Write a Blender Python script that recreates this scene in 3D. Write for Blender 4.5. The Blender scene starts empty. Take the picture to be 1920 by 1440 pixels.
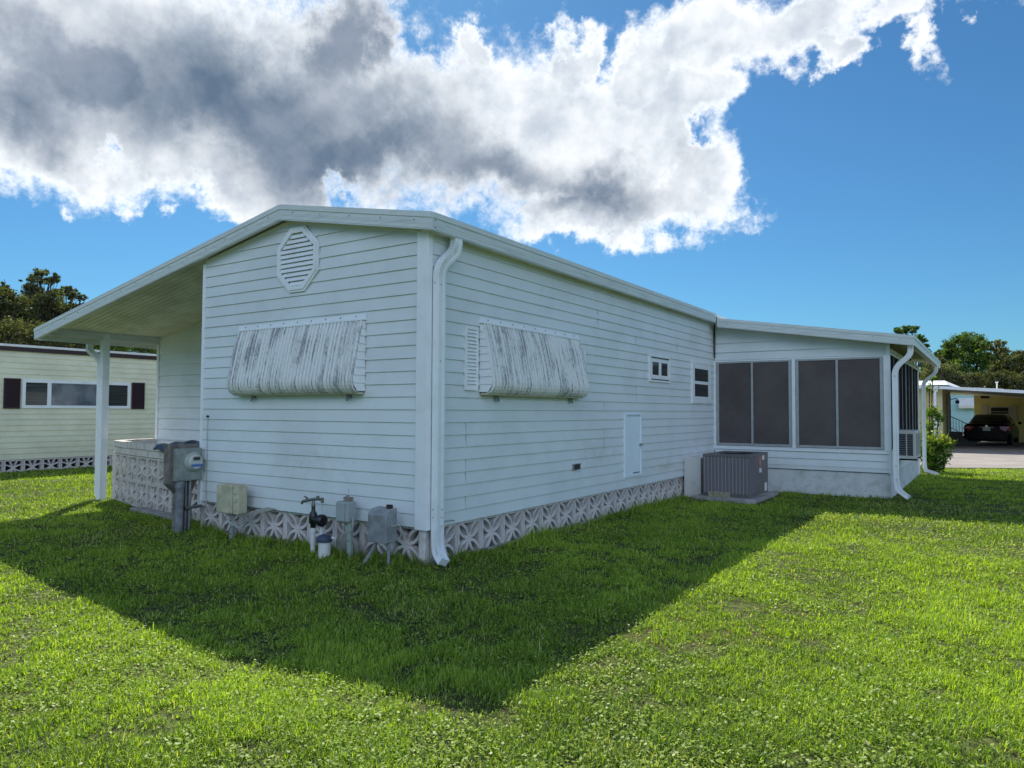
import bpy, bmesh, math, random
import numpy as np
from mathutils import Vector, Matrix
random.seed(7); rng = np.random.default_rng(7)
R_ = math.radians
sc = bpy.context.scene
COL = sc.collection
# ------------------------------------------------------------------ camera
CAM = Vector((4.7354, -5.5274, 1.5)); YAW = 0.590896
cd = bpy.data.cameras.new('camera'); cam = bpy.data.objects.new('camera', cd); COL.objects.link(cam)
cd.sensor_width = 36; cd.lens = 36 * 1336.33 / 1920; cd.clip_end = 3000; cd.clip_start = 0.05
cam.matrix_world = (Matrix.Translation(CAM) @ Matrix.Rotation(YAW, 4, 'Z') @ Matrix.Rotation(math.pi/2 + 0.03748, 4, 'X')
                    @ Matrix.Rotation(0.004355, 4, 'Z'))
sc.camera = cam
# ------------------------------------------------------------------ view
vs = sc.view_settings; sc.display_settings.display_device = 'sRGB'
vs.view_transform = 'Standard'; vs.look = 'None'; vs.exposure = 0.5; vs.gamma = 1.0; vs.use_curve_mapping = False
# ------------------------------------------------------------------ sun and sky
SUN = Vector((-0.678, 0.663, 1.0)).normalized()
SEL = math.asin(SUN.z); SAZ = math.atan2(SUN.x, SUN.y)
SKY_STRENGTH = 0.11; CLOUD_GAIN = 0.92
ld = bpy.data.lights.new('sun', 'SUN'); ld.energy = 5.0; ld.angle = R_(0.53); ld.color = (1.0, 0.95, 0.86)
lo = bpy.data.objects.new('sun', ld); COL.objects.link(lo); lo.rotation_euler = SUN.to_track_quat('Z', 'Y').to_euler(); lo.location = (0, 0, 30)

W = bpy.data.worlds.new('World'); sc.world = W; W.use_nodes = True
nt = W.node_tree; nt.nodes.clear(); N = nt.nodes; L = nt.links
def nd(t, **kw):
    n = N.new(t)
    for k, v in kw.items(): setattr(n, k, v)
    return n
def setin(n, i, v):
    if isinstance(v, bpy.types.NodeSocket): n.id_data.links.new(v, n.inputs[i])
    else: n.inputs[i].default_value = v
def m(op, a, b=None, c=None):
    n = nd('ShaderNodeMath', operation=op); setin(n, 0, a)
    if b is not None: setin(n, 1, b)
    if c is not None: setin(n, 2, c)
    return n.outputs[0]
def vm(op, a, b=None, out=0):
    n = nd('ShaderNodeVectorMath', operation=op); setin(n, 0, a)
    if b is not None: setin(n, 1, b)
    return n.outputs[out]
def mr(v, a, b, c=0.0, d=1.0, smooth=True):
    n = nd('ShaderNodeMapRange'); n.interpolation_type = 'SMOOTHSTEP' if smooth else 'LINEAR'
    for i, x in enumerate((v, a, b, c, d)): setin(n, i, x)
    return n.outputs[0]
def mixc(f, a, b):
    n = nd('ShaderNodeMix', data_type='RGBA'); setin(n, 0, f); setin(n, 6, a); setin(n, 7, b); return n.outputs[2]
sky = nd('ShaderNodeTexSky', sky_type='NISHITA', sun_disc=False); sky.sun_elevation = SEL; sky.sun_rotation = SAZ
sky.altitude = 10; sky.air_density = 1.0; sky.dust_density = 0.35; sky.ozone_density = 1.6
tc = nd('ShaderNodeTexCoord'); dirv = tc.outputs['Generated']
sep = nd('ShaderNodeSeparateXYZ'); L.new(dirv, sep.inputs[0])
az = m('MULTIPLY', m('ARCTAN2', m('MULTIPLY', sep.outputs[0], -1.0), sep.outputs[1]), 180/math.pi)   # degrees west of north
el = m('MULTIPLY', m('ARCSINE', sep.outputs[2]), 180/math.pi)
cmb = nd('ShaderNodeCombineXYZ'); L.new(az, cmb.inputs[0]); L.new(el, cmb.inputs[1])
def noise(vec, scale, detail=6, rough=0.55, lac=2.0, dist=0.0, col=False):
    n = nd('ShaderNodeTexNoise'); n.inputs['Scale'].default_value = scale; n.inputs['Detail'].default_value = detail
    n.inputs['Roughness'].default_value = rough; n.inputs['Lacunarity'].default_value = lac; n.inputs['Distortion'].default_value = dist
    setin(n, 'Vector', vec); return n.outputs[1 if col else 0]
# domain warp in degrees
w1 = vm('SUBTRACT', noise(dirv, 5.0, 9, 0.62, col=True), (0.5, 0.5, 0.5))
w2 = vm('SUBTRACT', noise(dirv, 20.0, 7, 0.60, col=True), (0.5, 0.5, 0.5))
P0 = vm('ADD', vm('ADD', cmb.outputs[0], vm('MULTIPLY', w1, (11.0, 11.0, 0))), vm('MULTIPLY', w2, (4.2, 4.2, 0)))
P1 = vm('ADD', cmb.outputs[0], vm('MULTIPLY', w1, (16.0, 16.0, 0)))
def pix(px, py):
    """photo coordinates of a cloud feature -> compass bearing / elevation in degrees"""
    x = (px-960)/1336.33; y = -(py-720)/1336.33; p = 0.03748
    fy = math.cos(p)-y*math.sin(p); fz = math.sin(p)+y*math.cos(p)
    a = math.atan2(-(x*math.cos(YAW)-fy*math.sin(YAW)), x*math.sin(YAW)+fy*math.cos(YAW))
    return math.degrees(a), math.degrees(math.atan2(fz, math.hypot(x, fy)))
def blob(P, px, py, rx, ry, amp=1.0):
    a, e = pix(px, py); a1, _ = pix(px+rx, py); _, e1 = pix(px, py-ry)
    s = (1/max(abs(a1-a), .3), 1/max(abs(e1-e), .3), 0)
    ln = vm('LENGTH', vm('MULTIPLY', vm('SUBTRACT', P, (a, e, 0)), s), out=1)
    return m('MULTIPLY', m('SUBTRACT', 1.0, ln), amp)
def union(lst):
    r = lst[0]
    for b in lst[1:]:
        n = nd('ShaderNodeMath', operation='SMOOTH_MAX'); setin(n, 0, r); setin(n, 1, b); n.inputs[2].default_value = 0.18; r = n.outputs[0]
    return r
cover = union([blob(P0, *a) for a in (
    (250, 120, 520, 290), (150, 270, 430, 140), (560, 230, 320, 210), (440, 360, 260, 75), (640, 130, 115, 190),
    (900, 250, 270, 170), (1060, 250, 190, 170), (1180, 290, 190, 150), (1290, 345, 130, 95), (1120, 400, 210, 66),
    (1060, 110, 60, 70), (1190, 130, 85, 110), (1340, 60, 240, 105), (1500, 60, 165, 85), (1590, 105, 75, 45),
    (1700, 15, 80, 50, .7), (1735, 90, 30, 72, .45), (1280, 190, 120, 80), (870, 115, 60, 50), (140, 412, 22, 16, .3), (246, 416, 24, 18, .3), (312, 434, 16, 12, .25), (1388, 418, 34, 12, .15), (1835, 10, 34, 30, .2))])
holes = union([blob(P0, *a) for a in ((755, 110, 36, 38, 1.2), (228, 308, 40, 44, .8), (640, 352, 44, 26, .8), (1130, 60, 34, 60, 1.1), (930, 30, 150, 60, 1.1), (1310, 270, 32, 55, .9))])
hi = m('ADD', m('SUBTRACT', noise(dirv, 9.0, 12, 0.66), 0.5), m('MULTIPLY', m('SUBTRACT', noise(dirv, 46.0, 8, 0.7), 0.5), 0.55))
hs = mr(m('ADD', holes, m('MULTIPLY', hi, 1.6)), -0.35, 1.0, 0.0, 0.86)
dens = m('SUBTRACT', m('MULTIPLY', m('ADD', cover, m('MULTIPLY', hi, 0.25)), m('SUBTRACT', 1.0, hs)), m('MULTIPLY', hs, 0.10))
# unseen clouds behind and beside the viewer, added to light the shaded walls
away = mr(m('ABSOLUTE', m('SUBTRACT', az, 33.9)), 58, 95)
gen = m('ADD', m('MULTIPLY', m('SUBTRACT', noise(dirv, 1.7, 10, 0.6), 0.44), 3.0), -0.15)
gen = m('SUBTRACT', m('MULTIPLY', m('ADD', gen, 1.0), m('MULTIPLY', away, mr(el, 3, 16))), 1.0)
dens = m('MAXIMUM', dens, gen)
dens = m('MINIMUM', dens, 2.0)
wisp = m('MULTIPLY', m('SUBTRACT', noise(dirv, 70.0, 7, 0.7), 0.5), 0.55)
alpha = mr(m('ADD', dens, wisp), -0.10, 0.36)
alpha = m('MULTIPLY', alpha, mr(el, 0.5, 4))
# puffs lit from above and behind
sunward = tuple(0.022*c for c in SUN)
puffA = noise(dirv, 7.5, 9, 0.56); puffB = noise(vm('ADD', dirv, sunward), 7.5, 9, 0.56)
puff = m('MULTIPLY', m('SUBTRACT', puffA, puffB), 3.2)
# lit shape: bright thin rims (the sun is behind), grey-blue thick middle
dark = union([blob(P1, *a) for a in ((480, 210, 330, 190), (60, 200, 170, 110), (200, 160, 190, 80), (660, 300, 270, 100), (930, 335, 240, 80), (1120, 350, 170, 62), (640, 90, 110, 130))])
dk = mr(m('ADD', dark, m('MULTIPLY', m('SUBTRACT', noise(dirv, 4.2, 5, 0.5), 0.5), 1.0)), -0.50, 0.80)
bill = noise(dirv, 8.0, 9, 0.56)
litf = mr(m('ADD', m('ADD', m('MULTIPLY', m('SUBTRACT', bill, 0.5), 0.8), puff), 0.55), 0.0, 1.0)
body = mixc(litf, (0.44, 0.50, 0.58, 1), (0.76, 0.79, 0.82, 1))
rim = mixc(mr(dens, 0.05, 0.55), (0.92, 0.95, 0.97, 1), body)
deep = mixc(mr(m('ADD', noise(dirv, 3.1, 6, 0.55), m('MULTIPLY', puff, 0.30)), 0.30, 0.72), (0.095, 0.145, 0.215, 1), (0.235, 0.28, 0.355, 1))
ccol = mixc(m('MULTIPLY', dk, mr(dens, -0.05, 0.60)), rim, deep)
front = mr(m('ABSOLUTE', m('SUBTRACT', az, 33.9)), 80, 130)      # added clouds behind the viewer glow brighter, as fill for the shaded walls
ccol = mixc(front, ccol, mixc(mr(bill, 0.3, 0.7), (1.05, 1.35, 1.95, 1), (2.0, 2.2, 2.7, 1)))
bg1 = nd('ShaderNodeBackground'); tint = nd('ShaderNodeMix', data_type='RGBA', blend_type='MULTIPLY'); tint.inputs[0].default_value = 1; L.new(sky.outputs[0], tint.inputs[6]); tint.inputs[7].default_value = (0.23, 0.47, 0.63, 1); L.new(tint.outputs[2], bg1.inputs[0]); bg1.inputs[1].default_value = SKY_STRENGTH
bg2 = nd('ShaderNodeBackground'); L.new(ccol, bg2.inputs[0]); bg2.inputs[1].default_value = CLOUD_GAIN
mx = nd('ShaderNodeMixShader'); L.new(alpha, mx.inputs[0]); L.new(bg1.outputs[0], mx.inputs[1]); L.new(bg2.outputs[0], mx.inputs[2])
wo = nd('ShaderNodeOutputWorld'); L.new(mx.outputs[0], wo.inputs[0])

# ------------------------------------------------------------------ materials
MATS = {}
def mat(name, col, rough=0.6, spec=0.4, metal=0.0, var=0.0, vscale=3.0, col2=None, stretch=(1, 1, 1), lo=0.4, hi=0.6, bump=0.0, bscale=60.0, detail=6, speck=None, coat=0.0, emis=None):
    if name in MATS: return MATS[name]
    M = bpy.data.materials.new(name); M.use_nodes = True; t = M.node_tree; b = t.nodes['Principled BSDF']
    b.inputs['Roughness'].default_value = rough; b.inputs['Specular IOR Level'].default_value = spec; b.inputs['Metallic'].default_value = metal
    b.inputs['Coat Weight'].default_value = coat
    c = (*col, 1); b.inputs['Base Color'].default_value = c
    def nz(sc_, det=6, st=(1, 1, 1)):
        tcn = t.nodes.new('ShaderNodeTexCoord'); mp = t.nodes.new('ShaderNodeMapping'); mp.inputs['Scale'].default_value = st
        n = t.nodes.new('ShaderNodeTexNoise'); n.inputs['Scale'].default_value = sc_; n.inputs['Detail'].default_value = det; n.inputs['Roughness'].default_value = 0.6
        t.links.new(tcn.outputs['Object'], mp.inputs[0]); t.links.new(mp.outputs[0], n.inputs['Vector']); return n.outputs[0]
    sock = None
    if var > 0 or col2:
        c2 = (*col2, 1) if col2 else tuple(x*(1-var) for x in col)+(1,)
        r = t.nodes.new('ShaderNodeMapRange'); t.links.new(nz(vscale, detail, stretch), r.inputs[0]); r.inputs[1].default_value = lo; r.inputs[2].default_value = hi
        x = t.nodes.new('ShaderNodeMix'); x.data_type = 'RGBA'; t.links.new(r.outputs[0], x.inputs[0]); x.inputs[6].default_value = c; x.inputs[7].default_value = c2
        sock = x.outputs[2]
    if speck:   # (colour, scale, lo, hi, stretch)
        r = t.nodes.new('ShaderNodeMapRange'); t.links.new(nz(speck[1], 8, speck[4] if len(speck) > 4 else (1, 1, 1)), r.inputs[0]); r.inputs[1].default_value = speck[2]; r.inputs[2].default_value = speck[3]
        x = t.nodes.new('ShaderNodeMix'); x.data_type = 'RGBA'; t.links.new(r.outputs[0], x.inputs[0])
        if sock: t.links.new(sock, x.inputs[6])
        else: x.inputs[6].default_value = c
        x.inputs[7].default_value = (*speck[0], 1); sock = x.outputs[2]
    if sock: t.links.new(sock, b.inputs['Base Color'])
    if bump > 0:
        bn = t.nodes.new('ShaderNodeBump'); bn.inputs['Strength'].default_value = bump; bn.inputs['Distance'].default_value = 0.01
        t.links.new(nz(bscale, 5), bn.inputs['Height']); t.links.new(bn.outputs[0], b.inputs['Normal'])
    MATS[name] = M; return M

white_siding = mat('white_siding', (0.715, 0.76, 0.765), 0.42, 0.4, col2=(0.61, 0.65, 0.64), vscale=1.3, lo=.42, hi=.75, speck=((0.42, 0.44, 0.38), 26, .70, .80), bump=0.12, bscale=14)
def add_stain(M, c, inv, col, lo, hi):
    t = M.node_tree; b = t.nodes['Principled BSDF']; lk = b.inputs['Base Color'].links[0].from_socket
    tcn = t.nodes.new('ShaderNodeTexCoord'); n = t.nodes.new('ShaderNodeTexNoise'); n.inputs['Scale'].default_value = 9; n.inputs['Detail'].default_value = 8; n.inputs['Roughness'].default_value = .7
    t.links.new(tcn.outputs['Object'], n.inputs['Vector'])
    v = t.nodes.new('ShaderNodeVectorMath'); v.operation = 'SUBTRACT'; t.links.new(tcn.outputs['Object'], v.inputs[0]); v.inputs[1].default_value = c
    v2 = t.nodes.new('ShaderNodeVectorMath'); v2.operation = 'MULTIPLY'; t.links.new(v.outputs[0], v2.inputs[0]); v2.inputs[1].default_value = inv
    v3 = t.nodes.new('ShaderNodeVectorMath'); v3.operation = 'LENGTH'; t.links.new(v2.outputs[0], v3.inputs[0])
    a = t.nodes.new('ShaderNodeMath'); a.operation = 'SUBTRACT'; a.inputs[0].default_value = 1; t.links.new(v3.outputs['Value'], a.inputs[1])
    a2 = t.nodes.new('ShaderNodeMath'); a2.operation = 'MULTIPLY_ADD'; t.links.new(n.outputs[0], a2.inputs[0]); a2.inputs[1].default_value = 2.4; t.links.new(a.outputs[0], a2.inputs[2])
    r_ = t.nodes.new('ShaderNodeMapRange'); t.links.new(a2.outputs[0], r_.inputs[0]); r_.inputs[1].default_value = lo; r_.inputs[2].default_value = hi; r_.inputs[4].default_value = .6
    x = t.nodes.new('ShaderNodeMix'); x.data_type = 'RGBA'; t.links.new(r_.outputs[0], x.inputs[0]); t.links.new(lk, x.inputs[6]); x.inputs[7].default_value = (*col, 1); t.links.new(x.outputs[2], b.inputs['Base Color'])
add_stain(white_siding, (2.0, 1.35, .60), (1, 1.1, 7.0), (.50, .48, .32), 1.45, 2.3)     # algae at the foot of the long wall
add_stain(white_siding, (2.0, -1.2, .95), (1, .7, 1.7), (.50, .52, .47), 1.75, 2.6)
add_stain(white_siding, (.3, -5.0, 1.0), (.55, 1, 1.5), (.52, .54, .50), 1.85, 2.7)
seam = mat('siding_seam', (0.47, 0.49, 0.49), 0.7)
white_metal = mat('white_metal', (0.82, 0.85, 0.86), 0.38, 0.5, col2=(0.70, 0.73, 0.73), vscale=4, lo=.48, hi=.8, bump=0.08, bscale=9, speck=((0.45, 0.46, 0.40), 30, .68, .78))
fascia_metal = mat('fascia_metal', (0.66, 0.70, 0.68), 0.45, 0.45, col2=(0.52, 0.56, 0.53), vscale=5, stretch=(.5, .5, 6), lo=.45, hi=.75)
soffit_m = mat('soffit_paint', (0.78, 0.78, 0.71), 0.6, 0.3, var=.18, vscale=2.5)
core_m = mat('wall_core', (0.5, 0.5, 0.48), 0.8)
block_m = mat('painted_block', (0.72, 0.66, 0.63), 0.9, 0.1, col2=(0.40, 0.37, 0.36), vscale=9, lo=.42, hi=.72, bump=.6, bscale=90, speck=((0.22, 0.21, 0.17), 22, .62, .72))
block_l = mat('bare_block', (0.68, 0.63, 0.57), 0.95, 0.1, col2=(0.50, 0.44, 0.39), vscale=7, lo=.42, hi=.68, bump=.7, bscale=90, speck=((0.2, 0.2, 0.13), 30, .62, .7))
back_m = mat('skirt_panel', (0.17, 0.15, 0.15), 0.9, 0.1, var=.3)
concrete = mat('concrete', (0.36, 0.35, 0.33), 0.9, 0.15, var=.3, vscale=6, bump=.5, bscale=70, speck=((0.18, 0.18, 0.15), 12, .6, .75))
concrete_d = mat('old_concrete', (0.24, 0.215, 0.19), 0.95, 0.1, col2=(0.13, 0.12, 0.11), vscale=6, bump=.6, bscale=60)
found_m = mat('painted_foundation', (0.66, 0.68, 0.67), 0.85, 0.15, col2=(0.50, 0.50, 0.47), vscale=5, lo=.45, hi=.7, bump=.8, bscale=40, speck=((0.34, 0.32, 0.29), 7, .62, .76, (1, 1, 2)))
screen_m = mat('sun_screen', (0.098, 0.080, 0.078), 0.95, 0.08, col2=(0.135, 0.112, 0.106), vscale=1.1, bump=.25, bscale=420, speck=((0.10, 0.10, 0.105), 160, .5, .62))
alu = mat('aluminium_frame', (0.44, 0.45, 0.45), 0.4, 0.5, metal=.3, var=.15, vscale=8)
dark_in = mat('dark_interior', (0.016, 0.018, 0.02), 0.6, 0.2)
glass_d = mat('window_glass', (0.03, 0.035, 0.04), 0.06, 0.5, col2=(0.06, 0.065, 0.06), vscale=5, stretch=(.2, .2, 6))
glass_l = mat('curtained_glass', (0.20, 0.22, 0.25), 0.1, 0.5, col2=(0.10, 0.12, 0.14), vscale=2.2)
brown = mat('dark_brown_paint', (0.035, 0.016, 0.018), 0.5, 0.4)
grey_metal = mat('grey_metal', (0.30, 0.32, 0.33), 0.5, 0.4, col2=(0.20, 0.21, 0.215), vscale=7, bump=.1, bscale=30)
meter_metal = mat('meter_metal', (0.33, 0.36, 0.33), 0.4, 0.5, metal=.2, var=.25, vscale=8)
cream_p = mat('cream_plastic', (0.56, 0.53, 0.38), 0.6, 0.3, col2=(0.42, 0.39, 0.27), vscale=8, speck=((0.30, 0.14, 0.04), 9, .72, .78))
black_p = mat('black_iron', (0.012, 0.012, 0.014), 0.35, 0.5)
brass = mat('weathered_brass', (0.28, 0.27, 0.25), 0.35, 0.5, metal=.8, var=.3, vscale=40)
pvc = mat('white_pipe', (0.68, 0.68, 0.66), 0.5, 0.4, speck=((0.25, 0.17, 0.12), 30, .62, .7))
pvc_g = mat('grey_conduit', (0.24, 0.26, 0.28), 0.6, 0.3, col2=(0.15, 0.16, 0.17), vscale=10)
wire_w = mat('pale_wire', (0.42, 0.41, 0.38), 0.6)
wire_d = mat('dark_wire', (0.04, 0.035, 0.03), 0.6)
cond_m = mat('condenser_paint', (0.165, 0.148, 0.145), 0.5, 0.35, col2=(0.13, 0.117, 0.115), vscale=9)
cond_slat = mat('condenser_louvre', (0.19, 0.17, 0.185), 0.45, 0.4)
green_p = mat('pale_green_post', (0.30, 0.38, 0.33), 0.7)
tarp_m = mat('dark_blue_tarp', (0.015, 0.025, 0.06), 0.35, 0.5, col2=(0.04, 0.06, 0.12), vscale=5)
screw_m = mat('screw', (0.06, 0.055, 0.05), 0.5)
red_s = mat('red_sticker', (0.5, 0.09, 0.07), 0.4); white_s = mat('white_sticker', (0.7, 0.7, 0.7), 0.4)
yellow_sd = mat('yellow_siding', (0.58, 0.51, 0.22), 0.6, 0.3, var=.1)
cream_sd = mat('cream_siding', (0.80, 0.78, 0.58), 0.55, 0.35, col2=(0.70, 0.68, 0.50), vscale=1.5)
blue_sd = mat('pale_blue_siding', (0.38, 0.62, 0.66), 0.6, 0.3)
roof_w = mat('white_roof', (0.78, 0.78, 0.76), 0.5, 0.4, var=.12)
beige = mat('beige_shutter', (0.42, 0.38, 0.32), 0.7)
car_m = mat('black_car_paint', (0.003, 0.003, 0.005), 0.25, 0.22)
car_glass = mat('car_glass', (0.008, 0.010, 0.012), 0.04, 0.5)
tyre_m = mat('tyre_rubber', (0.015, 0.015, 0.015), 0.85)
tail_m = mat('red_taillight', (0.62, 0.03, 0.04), 0.12, 0.6, coat=1.0)
tail_w = mat('clear_lens', (0.55, 0.40, 0.42), 0.12, 0.6)
chrome = mat('chrome', (0.6, 0.6, 0.6), 0.2, 0.5, metal=1.0)
iron = mat('black_railing', (0.02, 0.02, 0.02), 0.5)
bark = mat('tree_bark', (0.085, 0.070, 0.055), 0.95, 0.1, var=.4, vscale=3)

# ------------------------------------------------------------------ mesh helpers
LOC = {}
def tag(o, label=None, cat=None, group=None, kind=None):
    if label: o['label'] = label
    if cat: o['category'] = cat
    if group: o['group'] = group
    if kind: o['kind'] = kind
    return o
def thing(name, label, cat, loc=(0, 0, 0), group=None, rz=0.0):
    o = bpy.data.objects.new(name, None); COL.objects.link(o); o.location = loc; o.rotation_euler = (0, 0, rz)
    o.empty_display_size = .2; LOC[o] = (Vector(loc), rz)
    return tag(o, label, cat, group)
class MB:
    def __init__(s): s.v = []; s.f = []; s.m = []; s.sm = []
    def add(s, vs_, fs, mi=0, smooth=False):
        b = len(s.v); s.v += [tuple(p) for p in vs_]
        for f in fs: s.f.append([b+i for i in f]); s.m.append(mi); s.sm.append(smooth)
        return s
    def box(s, x0, x1, y0, y1, z0, z1, mi=0):
        v = [(x, y, z) for x in (x0, x1) for y in (y0, y1) for z in (z0, z1)]
        return s.add(v, [(0, 1, 3, 2), (4, 6, 7, 5), (0, 4, 5, 1), (2, 3, 7, 6), (0, 2, 6, 4), (1, 5, 7, 3)], mi)
    def obox(s, c, ux, uy, uz, mi=0):   # oriented box: centre and three half vectors
        c, ux, uy, uz = map(Vector, (c, ux, uy, uz))
        v = [c+a*ux+b*uy+d*uz for a in (-1, 1) for b in (-1, 1) for d in (-1, 1)]
        return s.add(v, [(0, 1, 3, 2), (4, 6, 7, 5), (0, 4, 5, 1), (2, 3, 7, 6), (0, 2, 6, 4), (1, 5, 7, 3)], mi)
    def prism(s, poly, A, B, mi=0):     # poly: list of 3D points on the near cap; offset vector A->B
        d = Vector(B)-Vector(A); n = len(poly); p = [Vector(q) for q in poly]
        v = p+[q+d for q in p]
        return s.add(v, [tuple(range(n))[::-1], tuple(range(n, 2*n))]+[(i, (i+1) % n, n+(i+1) % n, n+i) for i in range(n)], mi)
    def xz(s, poly, y0, y1, mi=0): return s.prism([(x, y0, z) for x, z in poly], (0, y0, 0), (0, y1, 0), mi)
    def yz(s, poly, x0, x1, mi=0): return s.prism([(x0, y, z) for y, z in poly], (x0, 0, 0), (x1, 0, 0), mi)
    def bar(s, a, b, w, h=None, mi=0, up=(0, 0, 1)):
        a, b = Vector(a), Vector(b); h = h or w; d = (b-a); t = d.normalized(); u = Vector(up)
        if abs(t.dot(u)) > .98: u = Vector((1, 0, 0))
        r = t.cross(u).normalized(); u = r.cross(t)
        return s.obox((a+b)/2, d/2, r*w/2, u*h/2, mi)
    def sweep(s, pts, sec, mi=0, up=(0, 1, 0), caps=True, smooth=True):
        pts = [Vector(p) for p in pts]; n = len(sec); rings = []; u = Vector(up)
        for i, p in enumerate(pts):
            t = (pts[min(i+1, len(pts)-1)]-pts[max(i-1, 0)]).normalized()
            r = t.cross(u)
            if r.length < 1e-4: r = t.cross(Vector((1, .1, 0)))
            r.normalize(); u = r.cross(t).normalized()
            rings.append([p+r*a+u*b for a, b in sec])
        v = [q for rg in rings for q in rg]; f = []
        for i in range(len(pts)-1):
            for k in range(n): f.append((i*n+k, i*n+(k+1) % n, (i+1)*n+(k+1) % n, (i+1)*n+k))
        s.add(v, f, mi, smooth)
        if caps: s.add(rings[0], [tuple(range(n))[::-1]], mi); s.add(rings[-1], [tuple(range(n))], mi)
        return s
    def tube(s, pts, r, n=8, mi=0, caps=True):
        return s.sweep(pts, [(r*math.cos(2*math.pi*k/n), r*math.sin(2*math.pi*k/n)) for k in range(n)], mi, caps=caps)
    def lathe(s, c, prof, n=20, mi=0, axis='z'):   # prof: (r, h)
        v = []; f = []
        for r, h in prof:
            for k in range(n):
                a = 2*math.pi*k/n; q = (r*math.cos(a), r*math.sin(a), h)
                if axis == 'y': q = (q[0], q[2], q[1])
                if axis == 'x': q = (q[2], q[0], q[1])
                v.append((c[0]+q[0], c[1]+q[1], c[2]+q[2]))
        for i in range(len(prof)-1):
            for k in range(n): f.append((i*n+k, i*n+(k+1) % n, (i+1)*n+(k+1) % n, (i+1)*n+k))
        s.add(v, f, mi, True); m_ = len(prof)
        s.add(v[:n], [tuple(range(n))], mi); s.add(v[-n:], [tuple(range(n))], mi)
        return s
    def build(s, name, mats, parent=None, bevel=0, local=False, fix=True):
        me = bpy.data.meshes.new(name)
        off = Vector((0, 0, 0))
        p = parent
        if parent is not None and not local:
            while p is not None and p not in LOC: p = p.parent
            if p is not None: off = LOC[p][0]
        me.from_pydata([(a-off.x, b-off.y, c-off.z) for a, b, c in s.v], [], s.f)
        mats = mats if isinstance(mats, (list, tuple)) else [mats]
        for mm in mats: me.materials.append(mm)
        me.polygons.foreach_set('material_index', s.m); me.polygons.foreach_set('use_smooth', s.sm)
        if fix and len(s.f) < 20000:
            bm = bmesh.new(); bm.from_mesh(me); bmesh.ops.recalc_face_normals(bm, faces=bm.faces); bm.to_mesh(me); bm.free()
        o = bpy.data.objects.new(name, me); COL.objects.link(o)
        if parent is not None: o.parent = parent
        if bevel:
            b = o.modifiers.new('bevel', 'BEVEL'); b.width = bevel; b.segments = 2; b.limit_method = 'ANGLE'; b.angle_limit = R_(40)
        return o
def dup(o, parent, loc=None, rz=None):
    c = o.copy(); COL.objects.link(c); c.parent = parent
    if loc is not None: c.location = loc
    if rz is not None: c.rotation_euler = (0, 0, rz)
    return c
def clip(poly, z, keep_above):
    out = []; n = len(poly)
    for i in range(n):
        a, b = poly[i], poly[(i+1) % n]; ia = (a[1] >= z) == keep_above or a[1] == z; ib = (b[1] >= z) == keep_above or b[1] == z
        if ia: out.append(a)
        if ia != ib:
            t = (z-a[1])/(b[1]-a[1]); out.append((a[0]+t*(b[0]-a[0]), z))
    return out
def siding(mb, O, U, Nn, poly, s, z0, lap=.014, mi=0):
    """lapped boards: poly in (u, z), each course leans out towards its lower edge"""
    O = Vector((O[0], O[1], 0)); U = Vector((U[0], U[1], 0)); Nn = Vector((Nn[0], Nn[1], 0))
    zmin = min(p[1] for p in poly); zmax = max(p[1] for p in poly)
    k = math.floor((zmin-z0)/s)
    while z0+k*s < zmax-1e-4:
        a = z0+k*s; q = clip(clip(poly, a, True), a+s, False); k += 1
        if len(q) < 3: continue
        vv = [O+U*u+Nn*(lap*(1-(z-a)/s)+.002)+Vector((0, 0, z)) for u, z in q]
        mb.add(vv, [tuple(range(len(vv)))], mi)
        zb = min(z for u, z in q); us = [u for u, z in q if abs(z-zb) < 1e-4]
        if len(us) >= 2 and abs(zb-a) < 1e-3:
            u0, u1 = min(us), max(us)
            mb.add([O+U*u0+Vector((0, 0, a)), O+U*u1+Vector((0, 0, a)), O+U*u1+Nn*(lap+.002)+Vector((0, 0, a)), O+U*u0+Nn*(lap+.002)+Vector((0, 0, a))], [(0, 1, 2, 3)], mi)
    return mb

# numpy value noise
_perm = rng.random((256, 256))
def vnoise(x, y, s):
    x = x*s+100.3; y = y*s+57.7; xi = np.floor(x).astype(int); yi = np.floor(y).astype(int); fx = x-xi; fy = y-yi
    fx = fx*fx*(3-2*fx); fy = fy*fy*(3-2*fy)
    g = lambda i, j: _perm[i % 256, j % 256]
    return (g(xi, yi)*(1-fx)+g(xi+1, yi)*fx)*(1-fy)+(g(xi, yi+1)*(1-fx)+g(xi+1, yi+1)*fx)*fy
GZ = -0.07

#============================================================ THE SETTING
def ground_material():
    M = bpy.data.materials.new('lawn_ground'); M.use_nodes = True; t = M.node_tree; b = t.nodes['Principled BSDF']
    tcn = t.nodes.new('ShaderNodeTexCoord')
    def nz(s, d): n = t.nodes.new('ShaderNodeTexNoise'); n.inputs['Scale'].default_value = s; n.inputs['Detail'].default_value = d; t.links.new(tcn.outputs['Object'], n.inputs['Vector']); return n.outputs[0]
    r = t.nodes.new('ShaderNodeValToRGB'); t.links.new(nz(14, 8), r.inputs[0]); e = r.color_ramp.elements
    e[0].position = .35; e[0].color = (.030, .030, .016, 1); e[1].position = .65; e[1].color = (.11, .14, .035, 1)
    r2 = t.nodes.new('ShaderNodeMapRange'); t.links.new(nz(.5, 5), r2.inputs[0]); r2.inputs[1].default_value = .55; r2.inputs[2].default_value = .75
    x = t.nodes.new('ShaderNodeMix'); x.data_type = 'RGBA'; t.links.new(r2.outputs[0], x.inputs[0]); t.links.new(r.outputs[0], x.inputs[6]); x.inputs[7].default_value = (.085, .07, .03, 1)
    t.links.new(x.outputs[2], b.inputs['Base Color']); b.inputs['Roughness'].default_value = .95; b.inputs['Specular IOR Level'].default_value = .1
    return M
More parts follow.
